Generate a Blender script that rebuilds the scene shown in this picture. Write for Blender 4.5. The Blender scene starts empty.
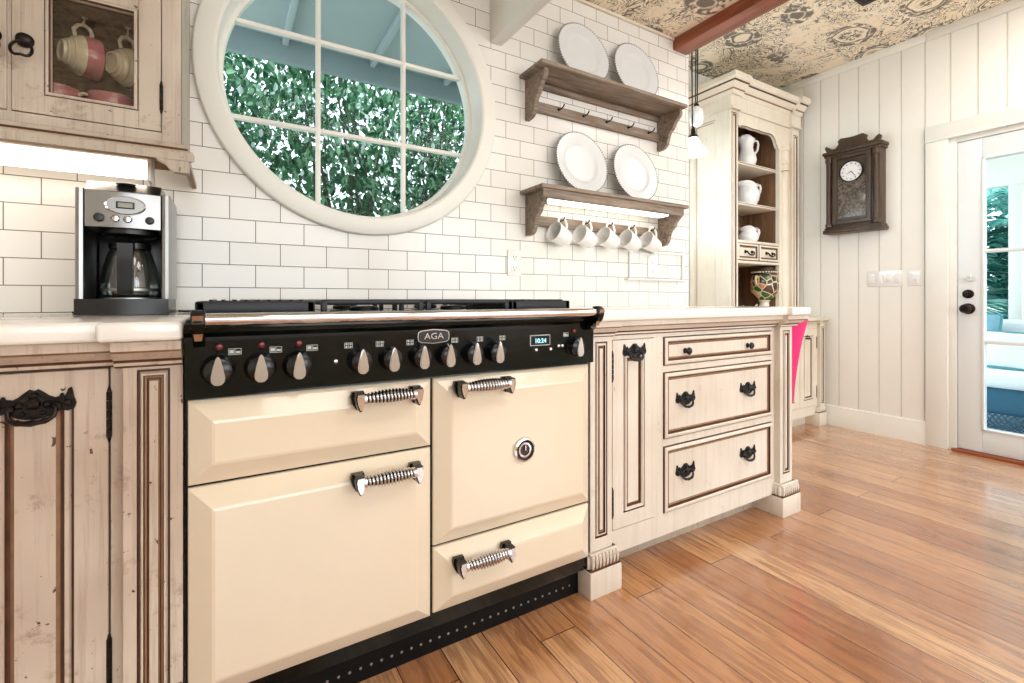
import bpy, bmesh, math, random
from mathutils import Vector, Matrix
random.seed(7)
SC = bpy.context.scene
COL = SC.collection
PI = math.pi

# ------------------------------------------------------------------ mesh builder
class MB:
    def __init__(s):
        s.v = []; s.f = []; s.m = []
    def add(s, vs, fs, m=0):
        o = len(s.v)
        s.v += [tuple(p) for p in vs]
        for i, f in enumerate(fs):
            s.f.append([o + k for k in f]); s.m.append(m[i] if isinstance(m, list) else m)
        return s
    def box(s, x0, x1, y0, y1, z0, z1, m=0, bev=0, seg=2):
        if x1 < x0: x0, x1 = x1, x0
        if y1 < y0: y0, y1 = y1, y0
        if z1 < z0: z0, z1 = z1, z0
        vs = [(x, y, z) for x in (x0, x1) for y in (y0, y1) for z in (z0, z1)]
        fs = [(0, 1, 3, 2), (4, 6, 7, 5), (0, 4, 5, 1), (2, 3, 7, 6), (0, 2, 6, 4), (1, 5, 7, 3)]
        if not bev:
            return s.add(vs, fs, m)
        bm = bmesh.new()
        bv = [bm.verts.new(p) for p in vs]
        for f in fs: bm.faces.new([bv[k] for k in f])
        bev = min(bev, .49 * min(x1 - x0, y1 - y0, z1 - z0))
        bmesh.ops.bevel(bm, geom=bm.edges[:] + bm.verts[:], offset=bev, segments=seg, profile=.5, affect='EDGES')
        return s.bmm(bm, m)
    def bmm(s, bm, m=0):
        bm.verts.index_update()
        s.add([v.co[:] for v in bm.verts], [[v.index for v in f.verts] for f in bm.faces], m)
        bm.free(); return s
    def prism(s, poly, mp, d0, d1, m=0, ms=None):
        """poly: 2D outline (a,b); mp(a,b,d)->xyz"""
        n = len(poly)
        vs = [mp(a, b, d0) for a, b in poly] + [mp(a, b, d1) for a, b in poly]
        fs = [list(range(n))[::-1], list(range(n, 2 * n))] + [(i, (i + 1) % n, n + (i + 1) % n, n + i) for i in range(n)]
        return s.add(vs, fs, m if ms is None else [m, m] + [ms] * n)
    def lathe(s, prof, c=(0, 0, 0), ax='z', n=24, m=0, sc=(1, 1), cap=True):
        """prof: list of (r,h[,mat]) along axis"""
        vs = []; fs = []; ms = []
        for p in prof:
            for k in range(n):
                t = 2 * PI * k / n
                a, b, h = p[0] * math.cos(t) * sc[0], p[0] * math.sin(t) * sc[1], p[1]
                q = {'z': (a, b, h), '-y': (a, -h, b), 'y': (a, h, b), 'x': (h, a, b), '-x': (-h, a, b)}[ax]
                vs.append((c[0] + q[0], c[1] + q[1], c[2] + q[2]))
        for i in range(len(prof) - 1):
            for k in range(n):
                fs.append((i * n + k, i * n + (k + 1) % n, (i + 1) * n + (k + 1) % n, (i + 1) * n + k))
                ms.append(prof[i + 1][2] if len(prof[i + 1]) > 2 else m)
        if cap and prof[0][0] > 1e-5: fs.append(tuple(range(n))[::-1]); ms.append(prof[0][2] if len(prof[0]) > 2 else m)
        if cap and prof[-1][0] > 1e-5: fs.append(tuple((len(prof) - 1) * n + k for k in range(n))); ms.append(prof[-1][2] if len(prof[-1]) > 2 else m)
        return s.add(vs, fs, ms)
    def tube(s, pts, r, n=8, m=0, closed=False):
        pts = [Vector(p) for p in pts]; N = len(pts)
        rr = r if isinstance(r, (list, tuple)) else [r] * N
        vs = []; up = None
        for i in range(N):
            if closed: t = pts[(i + 1) % N] - pts[i - 1]
            else: t = pts[min(i + 1, N - 1)] - pts[max(i - 1, 0)]
            t.normalize()
            if up is None:
                up = Vector((0, 0, 1)) if abs(t.z) < .9 else Vector((1, 0, 0))
            u = (up - t * up.dot(t)); u.normalize(); w = t.cross(u); up = u
            for k in range(n):
                a = 2 * PI * k / n
                vs.append(pts[i] + (u * math.cos(a) + w * math.sin(a)) * rr[i])
        fs = []
        for i in range(N if closed else N - 1):
            j = (i + 1) % N
            for k in range(n):
                fs.append((i * n + k, i * n + (k + 1) % n, j * n + (k + 1) % n, j * n + k))
        if not closed:
            fs.append(tuple(range(n))[::-1]); fs.append(tuple((N - 1) * n + k for k in range(n)))
        return s.add(vs, fs, m)
    def rings(s, rect, lst, mp, cap=0, back=None):
        """nested rectangles (a0,a1,b0,b1); lst (inset, height, mat of the strip leading to it)"""
        a0, a1, b0, b1 = rect; vs = []; fs = []; ms = []
        for q in lst:
            i, h = q[0], q[1]
            ib = q[3] if len(q) > 3 else i
            vs += [mp(a0 + i, b0 + ib, h), mp(a1 - i, b0 + ib, h), mp(a1 - i, b1 - ib, h), mp(a0 + i, b1 - ib, h)]
        for k in range(len(lst) - 1):
            for e in range(4):
                fs.append((k * 4 + e, k * 4 + (e + 1) % 4, k * 4 + 4 + (e + 1) % 4, k * 4 + 4 + e)); ms.append(lst[k + 1][2])
        L = (len(lst) - 1) * 4
        fs.append((L, L + 1, L + 2, L + 3)); ms.append(cap)
        return s.add(vs, fs, ms)
    def ell(s, c, r, n=12, m=0):
        prof = [(max(math.sin(PI * i / (n // 2)), 0), -math.cos(PI * i / (n // 2))) for i in range(n // 2 + 1)]
        prof = [(a * r[0], b * r[2]) for a, b in prof]
        return s.lathe(prof, c, 'z', n, m, (1, r[1] / r[0]))
    def mold(s, prof, x0, x1, mp, m=0, ret0=True, ret1=True):
        """prof: (out, z, mat) polyline run along a from x0 to x1 at outwards distance; mitred returns make the ends solid"""
        n = len(prof)
        vs = [mp(x0 - (p[0] if ret0 == 'miter' else 0), p[1], p[0]) for p in prof] + [mp(x1 + (p[0] if ret1 == 'miter' else 0), p[1], p[0]) for p in prof]
        fs = [(i, i + 1, n + i + 1, n + i) for i in range(n - 1)]; ms = [(p[2] if len(p) > 2 else m) for p in prof[1:]]
        s.add(vs, fs, ms)
        for e, x, r in ((0, x0, ret0), (1, x1, ret1)):
            if r == 'miter': continue
            if r:
                s.add([mp(x, p[1], p[0]) for p in prof] + [mp(x, prof[-1][1], -.001), mp(x, prof[0][1], -.001)], [list(range(n + 2))], m)
        return s
    def xf(s, M):
        s.v = [tuple(M @ Vector(p)) for p in s.v]; return s

ORG = {}
def obj(name, mb, mats, parent=None, smooth=32, local=False):
    me = bpy.data.meshes.new(name)
    off = ORG.get(parent.name, Vector((0, 0, 0))) if (parent and not local) else Vector((0, 0, 0))
    me.from_pydata([(p[0] - off[0], p[1] - off[1], p[2] - off[2]) for p in mb.v], [], mb.f)
    me.polygons.foreach_set('material_index', mb.m)
    for m in (mats if isinstance(mats, (list, tuple)) else [mats]): me.materials.append(m)
    bm = bmesh.new(); bm.from_mesh(me)
    bmesh.ops.remove_doubles(bm, verts=bm.verts, dist=1e-6)
    bmesh.ops.recalc_face_normals(bm, faces=bm.faces)
    bm.to_mesh(me); bm.free()
    if smooth:
        me.polygons.foreach_set('use_smooth', [True] * len(me.polygons))
        me.set_sharp_from_angle(angle=math.radians(smooth))
    o = bpy.data.objects.new(name, me); COL.objects.link(o)
    if parent: o.parent = parent; ORG[o.name] = off if not local else ORG.get(parent.name, Vector((0, 0, 0)))
    return o
def thing(name, label, cat, loc=(0, 0, 0), rot=(0, 0, 0), group=None):
    o = bpy.data.objects.new(name, None); COL.objects.link(o); o.empty_display_size = .05
    o.location = loc; o.rotation_euler = rot
    ORG[o.name] = Vector(loc)
    o['label'] = label; o['category'] = cat
    if group: o['group'] = group
    return o
def tag(o, label, cat, group=None, kind=None):
    o['label'] = label; o['category'] = cat
    if group: o['group'] = group
    if kind: o['kind'] = kind
    return o
def struct(name, mb, mats, parent=None, smooth=32):
    o = obj(name, mb, mats, parent, smooth)
    if not parent: o['kind'] = 'structure'
    return o
def sempty(name, loc):
    o = bpy.data.objects.new(name, None); COL.objects.link(o); o.location = loc; ORG[o.name] = Vector(loc); o['kind'] = 'structure'
    return o
def copy_tree(o, parent=None):
    c = o.copy(); COL.objects.link(c)
    if parent: c.parent = parent
    for ch in [x for x in SC.objects if x.parent == o]: copy_tree(ch, c)
    return c
def dup(o, loc, label, rot=None):
    c = copy_tree(o); c.location = loc; c['label'] = label
    if rot: c.rotation_euler = rot
    return c

def text_mb(body, size, mp, d0, d1, m=0, sx=1.0):
    cu = bpy.data.curves.new('glyphs', 'FONT'); cu.body = body; cu.size = size; cu.align_x = 'CENTER'; cu.align_y = 'CENTER'
    cu.resolution_u = 3
    o = bpy.data.objects.new('glyphs', cu); COL.objects.link(o)
    dg = bpy.context.evaluated_depsgraph_get(); dg.update()
    me = bpy.data.meshes.new_from_object(o.evaluated_get(dg))
    mb = MB()
    mb.add([mp(v.co.x * sx, v.co.y, d1) for v in me.vertices], [list(p.vertices) for p in me.polygons], m)
    bpy.data.objects.remove(o); bpy.data.curves.remove(cu); bpy.data.meshes.remove(me)
    return mb

def FY(y):   # face looking towards -Y
    return lambda a, b, d: (a, y - d, b)
def FX(x):   # face looking towards -X, a runs along Y
    return lambda a, b, d: (x - d, a, b)

# ------------------------------------------------------------------ materials
def srgb(r, g, b):
    f = lambda c: (c / 255 / 12.92) if c / 255 <= .04045 else ((c / 255 + .055) / 1.055) ** 2.4
    return (f(r), f(g), f(b), 1)
class NT:
    def __init__(s, name):
        s.mat = bpy.data.materials.new(name); s.mat.use_nodes = True
        s.nt = s.mat.node_tree; s.N = s.nt.nodes; s.L = s.nt.links
        s.b = s.N['Principled BSDF']; s.tc = None
    def n(s, t, **k):
        x = s.N.new(t)
        for a, b in k.items(): setattr(x, a, b)
        return x
    def l(s, a, b): s.L.new(a, b)
    def coord(s, scale=(1, 1, 1), loc=(0, 0, 0), rot=(0, 0, 0)):
        if not s.tc: s.tc = s.n('ShaderNodeTexCoord')
        mp = s.n('ShaderNodeMapping'); mp.inputs['Scale'].default_value = scale; mp.inputs['Location'].default_value = loc
        mp.inputs['Rotation'].default_value = rot
        s.l(s.tc.outputs['Object'], mp.inputs['Vector']); return mp.outputs[0]
    def noise(s, scale, vec=None, detail=4, rough=.55, dist=0):
        x = s.n('ShaderNodeTexNoise'); x.inputs['Scale'].default_value = scale; x.inputs['Detail'].default_value = detail
        x.inputs['Roughness'].default_value = rough; x.inputs['Distortion'].default_value = dist
        s.l(vec if vec else s.coord(), x.inputs['Vector']); return x.outputs['Fac']
    def ramp(s, fac, stops, interp='LINEAR'):
        x = s.n('ShaderNodeValToRGB'); x.color_ramp.interpolation = interp
        e = x.color_ramp.elements
        while len(e) < len(stops): e.new(.5)
        for i, (p, c) in enumerate(stops): e[i].position = p; e[i].color = c if len(c) == 4 else (*c, 1)
        s.l(fac, x.inputs[0]); return x.outputs[0]
    def mix(s, fac, a, b, mode='MIX'):
        x = s.n('ShaderNodeMix', data_type='RGBA', blend_type=mode)
        for sock, val in ((x.inputs[0], fac), (x.inputs[6], a), (x.inputs[7], b)):
            if hasattr(val, 'is_linked'): s.l(val, sock)
            else: sock.default_value = val
        return x.outputs[2]
    def math(s, op, a, b=0, c=0):
        x = s.n('ShaderNodeMath', operation=op)
        for sock, val in zip(x.inputs, (a, b, c)):
            if hasattr(val, 'is_linked'): s.l(val, sock)
            else: sock.default_value = val
        return x.outputs[0]
    def base(s, c):
        if hasattr(c, 'is_linked'): s.l(c, s.b.inputs['Base Color'])
        else: s.b.inputs['Base Color'].default_value = c
    def set(s, **k):
        for a, v in k.items():
            i = s.b.inputs[a.replace('_', ' ')]
            if hasattr(v, 'is_linked'): s.l(v, i)
            else: i.default_value = v
    def bump(s, h, strength=.3, dist=.002):
        x = s.n('ShaderNodeBump'); x.inputs['Strength'].default_value = strength; x.inputs['Distance'].default_value = dist
        s.l(h, x.inputs['Height']); s.l(x.outputs[0], s.b.inputs['Normal'])
W1 = (1, 1, 1, 1); K0 = (0, 0, 0, 1)
def plain(name, col, rough=.4, metal=0, var=.04, vs=6, coat=0, bump=0, bs=80, **kw):
    t = NT(name)
    f = t.noise(vs)
    d = tuple(max(0, c * (1 - var * 2)) for c in col[:3]) + (1,)
    t.base(t.ramp(f, [(.3, d), (.7, col)]))
    t.set(Roughness=rough, Metallic=metal)
    if coat: t.set(Coat_Weight=coat, Coat_Roughness=.06)
    if kw: t.set(**kw)
    if bump: t.bump(t.noise(bs), bump, .001)
    return t.mat

def distressed(name, light, dark, chip, amount=.5, rough=.5):
    t = NT(name)
    tone = t.noise(2.2, detail=3)
    c = t.ramp(tone, [(.32, dark), (.62, light)])
    st = t.noise(1, t.coord((55, 55, 2.2)), detail=5, rough=.7)
    sf = t.ramp(st, [(.50, K0), (.78, W1)])
    c = t.mix(t.math('MULTIPLY', sf, .5 * amount), c, chip)
    worn = t.noise(7, detail=8, rough=.75)
    c = t.mix(t.math('MULTIPLY', t.ramp(worn, [(.60 - .05 * (amount - .5), K0), (.70 - .05 * (amount - .5), W1)]), min(1, .55 * amount)), c, tuple(x * 1.25 for x in chip[:3]) + (1,))
    ch = t.noise(46, detail=3, rough=.6, dist=.6)
    c = t.mix(t.math('MULTIPLY', t.ramp(ch, [(.70 - .045 * (amount - .5), K0), (.73 - .045 * (amount - .5), W1)]), min(1, .9 * amount)), c, tuple(x * .45 for x in chip[:3]) + (1,))
    t.base(c); t.set(Roughness=rough)
    t.bump(st, .12, .002)
    return t.mat

M = {}
M['paint'] = distressed('distressed_cream_paint', srgb(234, 227, 215), srgb(219, 208, 193), srgb(146, 114, 88), .5)
M['paint_l'] = distressed('distressed_tan_paint', srgb(216, 200, 183), srgb(184, 163, 144), srgb(112, 76, 54), 1.1)
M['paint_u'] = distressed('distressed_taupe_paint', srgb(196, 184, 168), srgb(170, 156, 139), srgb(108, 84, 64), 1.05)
M['paint_h'] = distressed('hutch_cream_paint', srgb(236, 229, 213), srgb(222, 211, 190), srgb(160, 132, 100), .35)
M['glaze'] = plain('umber_glaze', srgb(96, 58, 36), .5, var=.25, vs=25)
M['glaze2'] = plain('soft_umber_glaze', srgb(158, 122, 92), .5, var=.15, vs=30)
M['gap'] = plain('dark_gap', srgb(34, 26, 22), .8)
M['enamel'] = plain('cream_enamel', srgb(234, 220, 196), .16, var=.01, coat=.4)
M['black'] = plain('black_green_enamel', srgb(9, 19, 17), .12, var=.2, Specular_IOR_Level=.3)
M['blackm'] = plain('matt_black', srgb(7, 7, 8), .35, var=.15, Specular_IOR_Level=.2)
M['iron'] = plain('cast_iron', srgb(24, 27, 29), .38, .3, var=.2, bump=.2, bs=300)
M['chrome'] = plain('chrome', srgb(225, 225, 228), .07, 1, var=.01)
M['steel'] = plain('brushed_steel', srgb(158, 158, 157), .3, 1, var=.05)
M['red'] = plain('red_indicator', srgb(110, 30, 26), .15)
M['icon'] = plain('white_marking', srgb(205, 210, 205), .5)
M['knobk'] = plain('black_knob', srgb(16, 18, 20), .22, var=.2)
M['china'] = plain('white_china', srgb(240, 240, 238), .12, var=.01, coat=.5)
M['plate'] = plain('grey_white_plate', srgb(230, 233, 234), .3, var=.02, coat=.15)
M['beadk'] = plain('plate_beading', srgb(150, 152, 156), .3)
M['white'] = plain('white_trim_paint', srgb(238, 238, 230), .32, var=.01)
M['wall'] = plain('board_wall_paint', srgb(243, 241, 232), .45, var=.01)
M['groove'] = plain('board_groove', srgb(226, 222, 208), .6)
M['doorp'] = plain('door_paint', srgb(232, 238, 238), .3, var=.01)
M['counter'] = plain('white_stone', srgb(247, 244, 238), .14, var=.025, vs=9, coat=.4)
M['bronze'] = plain('dark_bronze', srgb(48, 42, 38), .42, .75, var=.35, vs=60, bump=.4, bs=140)
M['pewter'] = plain('dark_pewter', srgb(66, 68, 70), .4, .8, var=.35, vs=70, bump=.4, bs=160)
M['pinkc'] = plain('pink_ceramic', srgb(206, 128, 142), .2, var=.12, vs=12, coat=.4)
M['ivory'] = plain('ivory_ceramic', srgb(236, 228, 206), .2, var=.02, coat=.4)
M['pink'] = plain('pink_upholstery', srgb(232, 40, 122), .7, var=.06, bump=.2, bs=400)
M['plastic'] = plain('black_plastic', srgb(14, 14, 15), .3, var=.1)
M['lcd'] = plain('lcd_grey', srgb(150, 155, 140), .25)
M['hook'] = plain('white_hook', srgb(220, 214, 200), .3)
M['vent'] = plain('vent_grey', srgb(52, 48, 46), .6)
M['eave'] = plain('blue_grey_soffit_paint', srgb(170, 188, 190), .6, var=.04, vs=2)
M['fascia'] = plain('blue_grey_fascia_paint', srgb(148, 167, 171), .6, var=.04, vs=2)
M['porch'] = plain('porch_floor_paint', srgb(215, 225, 228), .4, var=.05)
M['cushion'] = plain('white_cushion', srgb(236, 242, 244), .8, var=.02)
M['teal'] = plain('teal_piping', srgb(90, 160, 170), .8)
M['bluec'] = plain('blue_cushion', srgb(140, 190, 212), .8, var=.12, vs=9)
M['mauve'] = plain('mauve_cushion', srgb(150, 130, 150), .8, var=.1)
M['cord'] = plain('black_cord', srgb(26, 24, 23), .5)
M['ornament'] = plain('white_cast_ornament', srgb(222, 224, 220), .35)

def emis(name, col, s):
    t = NT(name); t.base(col); t.set(Emission_Color=col, Emission_Strength=s, Roughness=.4); return t.mat
M['tube'] = emis('fluorescent_tube', (1, .86, .74, 1), 4.2)
M['ledstrip'] = emis('led_strip', (1, .90, .78, 1), 2.4)
M['milk'] = emis('lit_milk_glass', (1, .95, .86, 1), 1.3)
M['digits'] = emis('clock_digits', (.35, .85, .95, 1), 1.6)

def glassy(name, tint=(1, 1, 1, 1), amt=.10, rough=.0, k=.7):
    t = NT(name); N = t.N
    tr = t.n('ShaderNodeBsdfTransparent'); tr.inputs[0].default_value = tint
    gl = t.n('ShaderNodeBsdfGlossy'); gl.inputs['Roughness'].default_value = rough
    fr = t.n('ShaderNodeFresnel'); fr.inputs[0].default_value = 1.45
    mx = t.n('ShaderNodeMixShader')
    t.l(t.math('MULTIPLY_ADD', fr.outputs[0], k, amt * .2), mx.inputs[0]); t.l(tr.outputs[0], mx.inputs[1]); t.l(gl.outputs[0], mx.inputs[2])
    t.l(mx.outputs[0], N['Material Output'].inputs[0]); return t.mat
M['glass'] = glassy('window_glass', (.97, .995, 1, 1), 0, 0, .12)
M['cabglass'] = glassy('cabinet_glass', (.93, .91, .86, 1), .15)
M['carafe'] = glassy('carafe_glass', (.72, .78, .76, 1), .6)
M['acrylic'] = glassy('clear_acrylic', (.99, .99, 1, 1), .0)

def mk_tile():
    t = NT('white_subway_tile')
    s = t.n('ShaderNodeSeparateXYZ'); t.l(t.coord(loc=(-.0818, 0, -.936)), s.inputs[0])
    cb = t.n('ShaderNodeCombineXYZ'); t.l(s.outputs[0], cb.inputs[0]); t.l(s.outputs[2], cb.inputs[1])
    br = t.n('ShaderNodeTexBrick', offset=.5, offset_frequency=2)
    t.l(cb.outputs[0], br.inputs['Vector'])
    for k, v in (('Scale', 1), ('Mortar Size', .0013), ('Mortar Smooth', .1), ('Bias', 0), ('Brick Width', .1524), ('Row Height', .0763)):
        br.inputs[k].default_value = v
    br.inputs['Color1'].default_value = srgb(242, 241, 236); br.inputs['Color2'].default_value = srgb(236, 235, 229)
    br.inputs['Mortar'].default_value = srgb(112, 102, 94)
    t.base(br.outputs['Color'])
    t.set(Roughness=t.ramp(br.outputs['Fac'], [(0, (.14,) * 3), (1, (.8,) * 3)]))
    t.bump(t.math('ADD', t.math('MULTIPLY', br.outputs['Fac'], -1), t.math('MULTIPLY', t.noise(7, detail=1), .35)), .35, .0015)
    return t.mat
M['tile'] = mk_tile()

def mk_floor():
    t = NT('oak_plank_floor')
    s = t.n('ShaderNodeSeparateXYZ'); t.l(t.coord(loc=(-.003, 0, 0)), s.inputs[0])
    cb = t.n('ShaderNodeCombineXYZ'); t.l(s.outputs[1], cb.inputs[0]); t.l(s.outputs[0], cb.inputs[1])
    def brick(c1, c2, mo, ms):
        br = t.n('ShaderNodeTexBrick', offset=.37, offset_frequency=3)
        t.l(cb.outputs[0], br.inputs['Vector'])
        for k, v in (('Scale', 1), ('Mortar Size', ms), ('Mortar Smooth', .3), ('Bias', 0), ('Brick Width', 1.75), ('Row Height', .1263)): br.inputs[k].default_value = v
        br.inputs['Color1'].default_value = c1; br.inputs['Color2'].default_value = c2; br.inputs['Mortar'].default_value = mo
        return br
    br = brick(K0, W1, (.5, .5, .5, 1), .0017)
    rnd = t.n('ShaderNodeSeparateColor'); t.l(br.outputs['Color'], rnd.inputs[0]); rv = rnd.outputs[0]
    c = t.ramp(rv, [(0, srgb(176, 118, 76)), (.35, srgb(198, 142, 96)), (.7, srgb(212, 160, 112)), (1, srgb(224, 178, 130))])
    gv = t.n('ShaderNodeCombineXYZ')
    t.l(t.math('MULTIPLY_ADD', s.outputs[0], 26, t.math('MULTIPLY', rv, 37)), gv.inputs[0]); t.l(t.math('MULTIPLY_ADD', s.outputs[1], 1.9, t.math('MULTIPLY', rv, 11)), gv.inputs[1])
    g = t.noise(1.0, gv.outputs[0], detail=6, rough=.62, dist=1.6)
    c = t.mix(t.math('MULTIPLY', t.ramp(g, [(.46, K0), (.58, W1)]), .62), c, srgb(134, 82, 54))
    gv2 = t.n('ShaderNodeCombineXYZ')
    t.l(t.math('MULTIPLY', s.outputs[0], 190), gv2.inputs[0]); t.l(t.math('MULTIPLY', s.outputs[1], 7), gv2.inputs[1])
    g2 = t.noise(1.0, gv2.outputs[0], detail=3)
    c = t.mix(t.math('MULTIPLY', t.ramp(g2, [(.50, K0), (.66, W1)]), .42), c, srgb(150, 92, 58))
    c = t.mix(br.outputs['Fac'], c, srgb(58, 32, 22))
    t.base(c)
    t.set(Roughness=t.ramp(g, [(.3, (.22,) * 3), (.8, (.32,) * 3)]), Coat_Weight=1.0, Coat_Roughness=.16, Coat_IOR=1.65)
    rp = t.n('ShaderNodeCombineXYZ'); t.l(t.math('MULTIPLY', s.outputs[0], 7), rp.inputs[0]); t.l(t.math('MULTIPLY', s.outputs[1], 14), rp.inputs[1])
    rip = t.noise(1, rp.outputs[0], detail=1)
    h = t.math('ADD', t.math('MULTIPLY', rip, 1.4), t.math('MULTIPLY', br.outputs['Fac'], -.5))
    t.bump(h, .32, .004)
    return t.mat
M['floor'] = mk_floor()

def mk_wood(name, c1, c2, scale=(3, 40, 40), rough=.55, c3=None):
    t = NT(name)
    g = t.noise(1, t.coord(scale), detail=6, rough=.65, dist=.8)
    c = t.ramp(g, [(.3, c1), (.62, c2)])
    if c3: c = t.mix(t.ramp(t.noise(6, detail=5, rough=.7), [(.48, K0), (.66, W1)]), c, c3)
    t.base(c); t.set(Roughness=rough); t.bump(g, .2, .002)
    return t.mat
M['shelfw'] = mk_wood('weathered_grey_brown_wood', srgb(92, 78, 66), srgb(158, 143, 127), (4, 45, 45), .6, srgb(132, 108, 86))
M['beamw'] = mk_wood('reddish_brown_beam_wood', srgb(120, 58, 34), srgb(164, 88, 54), (30, 2, 30), .35)
M['clockw'] = mk_wood('dark_brown_clock_wood', srgb(44, 32, 20), srgb(76, 58, 38), (40, 40, 4), .4)
M['inw'] = mk_wood('warm_brown_cabinet_interior', srgb(88, 62, 42), srgb(132, 98, 68), (30, 30, 3), .55)
M['leg'] = mk_wood('dark_chair_wood', srgb(48, 28, 20), srgb(78, 46, 32), (40, 40, 4), .4)

def mk_toile():
    t = NT('toile_ceiling_paper')
    bg = t.ramp(t.noise(5, detail=2), [(.3, srgb(250, 236, 208)), (.7, srgb(254, 244, 222))])
    ink = srgb(44, 42, 44)
    wn = t.n('ShaderNodeTexNoise'); wn.inputs['Scale'].default_value = 11; wn.inputs['Detail'].default_value = 3; t.l(t.coord(), wn.inputs['Vector'])
    def lines(scale, w, dist, thr, off, k=5):
        n = t.noise(scale, t.coord(loc=(off, off * 1.7, 0)), detail=1.2, dist=dist)
        a = t.math('ABSOLUTE', t.math('SUBTRACT', t.math('FRACT', t.math('MULTIPLY', n, k)), .5))
        ln = t.ramp(a, [(w, W1), (w + .05, K0)])
        msk = t.ramp(t.noise(scale * .9, t.coord(loc=(off + 3, 1, 0)), detail=2), [(thr, K0), (thr + .05, W1)])
        return t.math('MULTIPLY', ln, msk)
    m = t.math('MAXIMUM', lines(4.2, .085, 4.2, .43, 0, 7), lines(9, .10, 3.0, .50, 4.3, 5))
    leafs = t.math('MULTIPLY', t.ramp(t.noise(30, detail=2, dist=1.5), [(.60, K0), (.64, W1)]), t.ramp(t.noise(6, t.coord(loc=(7, 3, 0)), detail=1), [(.48, K0), (.58, W1)]))
    m = t.math('MAXIMUM', m, t.math('MULTIPLY', leafs, .8))
    wv = t.n('ShaderNodeVectorMath', operation='MULTIPLY'); t.l(t.coord(), wv.inputs[0]); wv.inputs[1].default_value = (2.0, 2.6, 0)
    fl = t.n('ShaderNodeVectorMath', operation='MULTIPLY_ADD'); t.l(wn.outputs['Color'], fl.inputs[0]); fl.inputs[1].default_value = (.16, .16, 0); t.l(wv.outputs[0], fl.inputs[2])
    vo = t.n('ShaderNodeTexVoronoi'); vo.inputs['Scale'].default_value = 1; vo.inputs['Randomness'].default_value = .3
    t.l(fl.outputs[0], vo.inputs['Vector']); d = vo.outputs['Distance']
    band = lambda c, w0, w1: t.ramp(t.math('ABSOLUTE', t.math('SUBTRACT', d, c)), [(w0, W1), (w1, K0)])
    brk = t.ramp(t.noise(24, detail=2), [(.42, K0), (.5, W1)])
    garland = t.math('MULTIPLY', band(.30, .026, .045), brk)
    fine = t.math('MULTIPLY', band(.245, .008, .016), 1)
    figure = t.math('MULTIPLY', t.ramp(d, [(.15, W1), (.20, K0)]), t.ramp(t.noise(32, detail=4, dist=1), [(.47, K0), (.53, W1)]))
    m = t.math('MULTIPLY', m, t.ramp(d, [(.27, K0), (.31, W1)]))
    for q in (garland, fine, figure): m = t.math('MAXIMUM', m, q)
    t.base(t.mix(t.math('MULTIPLY', m, .80), bg, ink)); t.set(Roughness=.8)
    return t.mat
M['toile'] = mk_toile()

def leafmat(name, c, tr=.35):
    t = NT(name); f = t.noise(14)
    t.base(t.ramp(f, [(.3, tuple(x * .7 for x in c[:3]) + (1,)), (.7, c)])); t.set(Roughness=.28)
    tl = t.n('ShaderNodeBsdfTranslucent'); tl.inputs[0].default_value = tuple(min(1, x * 1.6) for x in c[:3]) + (1,)
    mx = t.n('ShaderNodeMixShader'); mx.inputs[0].default_value = tr
    t.l(t.b.outputs[0], mx.inputs[1]); t.l(tl.outputs[0], mx.inputs[2]); t.l(mx.outputs[0], t.N['Material Output'].inputs[0])
    return t.mat
LEAF = [leafmat('leaf_deep_green', srgb(34, 80, 54)), leafmat('leaf_mid_green', srgb(70, 122, 80)), leafmat('leaf_light_green', srgb(134, 176, 138)), leafmat('leaf_sparkle_pale', srgb(206, 226, 216))]  # palest leaf colour stands in for white sparkles in the hedge
PALM = [leafmat('palm_teal_green', srgb(46, 112, 100)), leafmat('palm_blue_green', srgb(92, 158, 148)), leafmat('palm_pale_green', srgb(150, 200, 190))]

def mk_wicker():
    t = NT('blue_wicker')
    w = t.n('ShaderNodeTexWave', wave_type='BANDS', bands_direction='Z'); w.inputs['Scale'].default_value = 60; w.inputs['Distortion'].default_value = 2
    t.l(t.coord(), w.inputs['Vector'])
    t.base(t.ramp(w.outputs['Fac'], [(.2, srgb(24, 66, 96)), (.7, srgb(56, 122, 152))])); t.set(Roughness=.5); t.bump(w.outputs['Fac'], .6, .004)
    return t.mat
M['wicker'] = mk_wicker()
def mk_vase():
    t = NT('painted_urn_glaze')
    vo = t.n('ShaderNodeTexVoronoi'); vo.inputs['Scale'].default_value = 17; t.l(t.coord(), vo.inputs['Vector'])
    s = t.n('ShaderNodeSeparateColor'); t.l(vo.outputs['Color'], s.inputs[0])
    c = t.ramp(s.outputs[0], [(0, srgb(58, 48, 38)), (.3, srgb(52, 98, 58)), (.5, srgb(196, 128, 84)), (.68, srgb(224, 192, 140)), (.85, srgb(80, 54, 38))], 'CONSTANT')
    e = t.n('ShaderNodeTexVoronoi', feature='DISTANCE_TO_EDGE'); e.inputs['Scale'].default_value = 17; t.l(t.coord(), e.inputs['Vector'])
    t.base(t.mix(t.ramp(e.outputs['Distance'], [(.03, W1), (.07, K0)]), c, srgb(228, 206, 160)))
    t.set(Roughness=.2, Coat_Weight=.4); return t.mat
M['vase'] = mk_vase()

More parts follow.
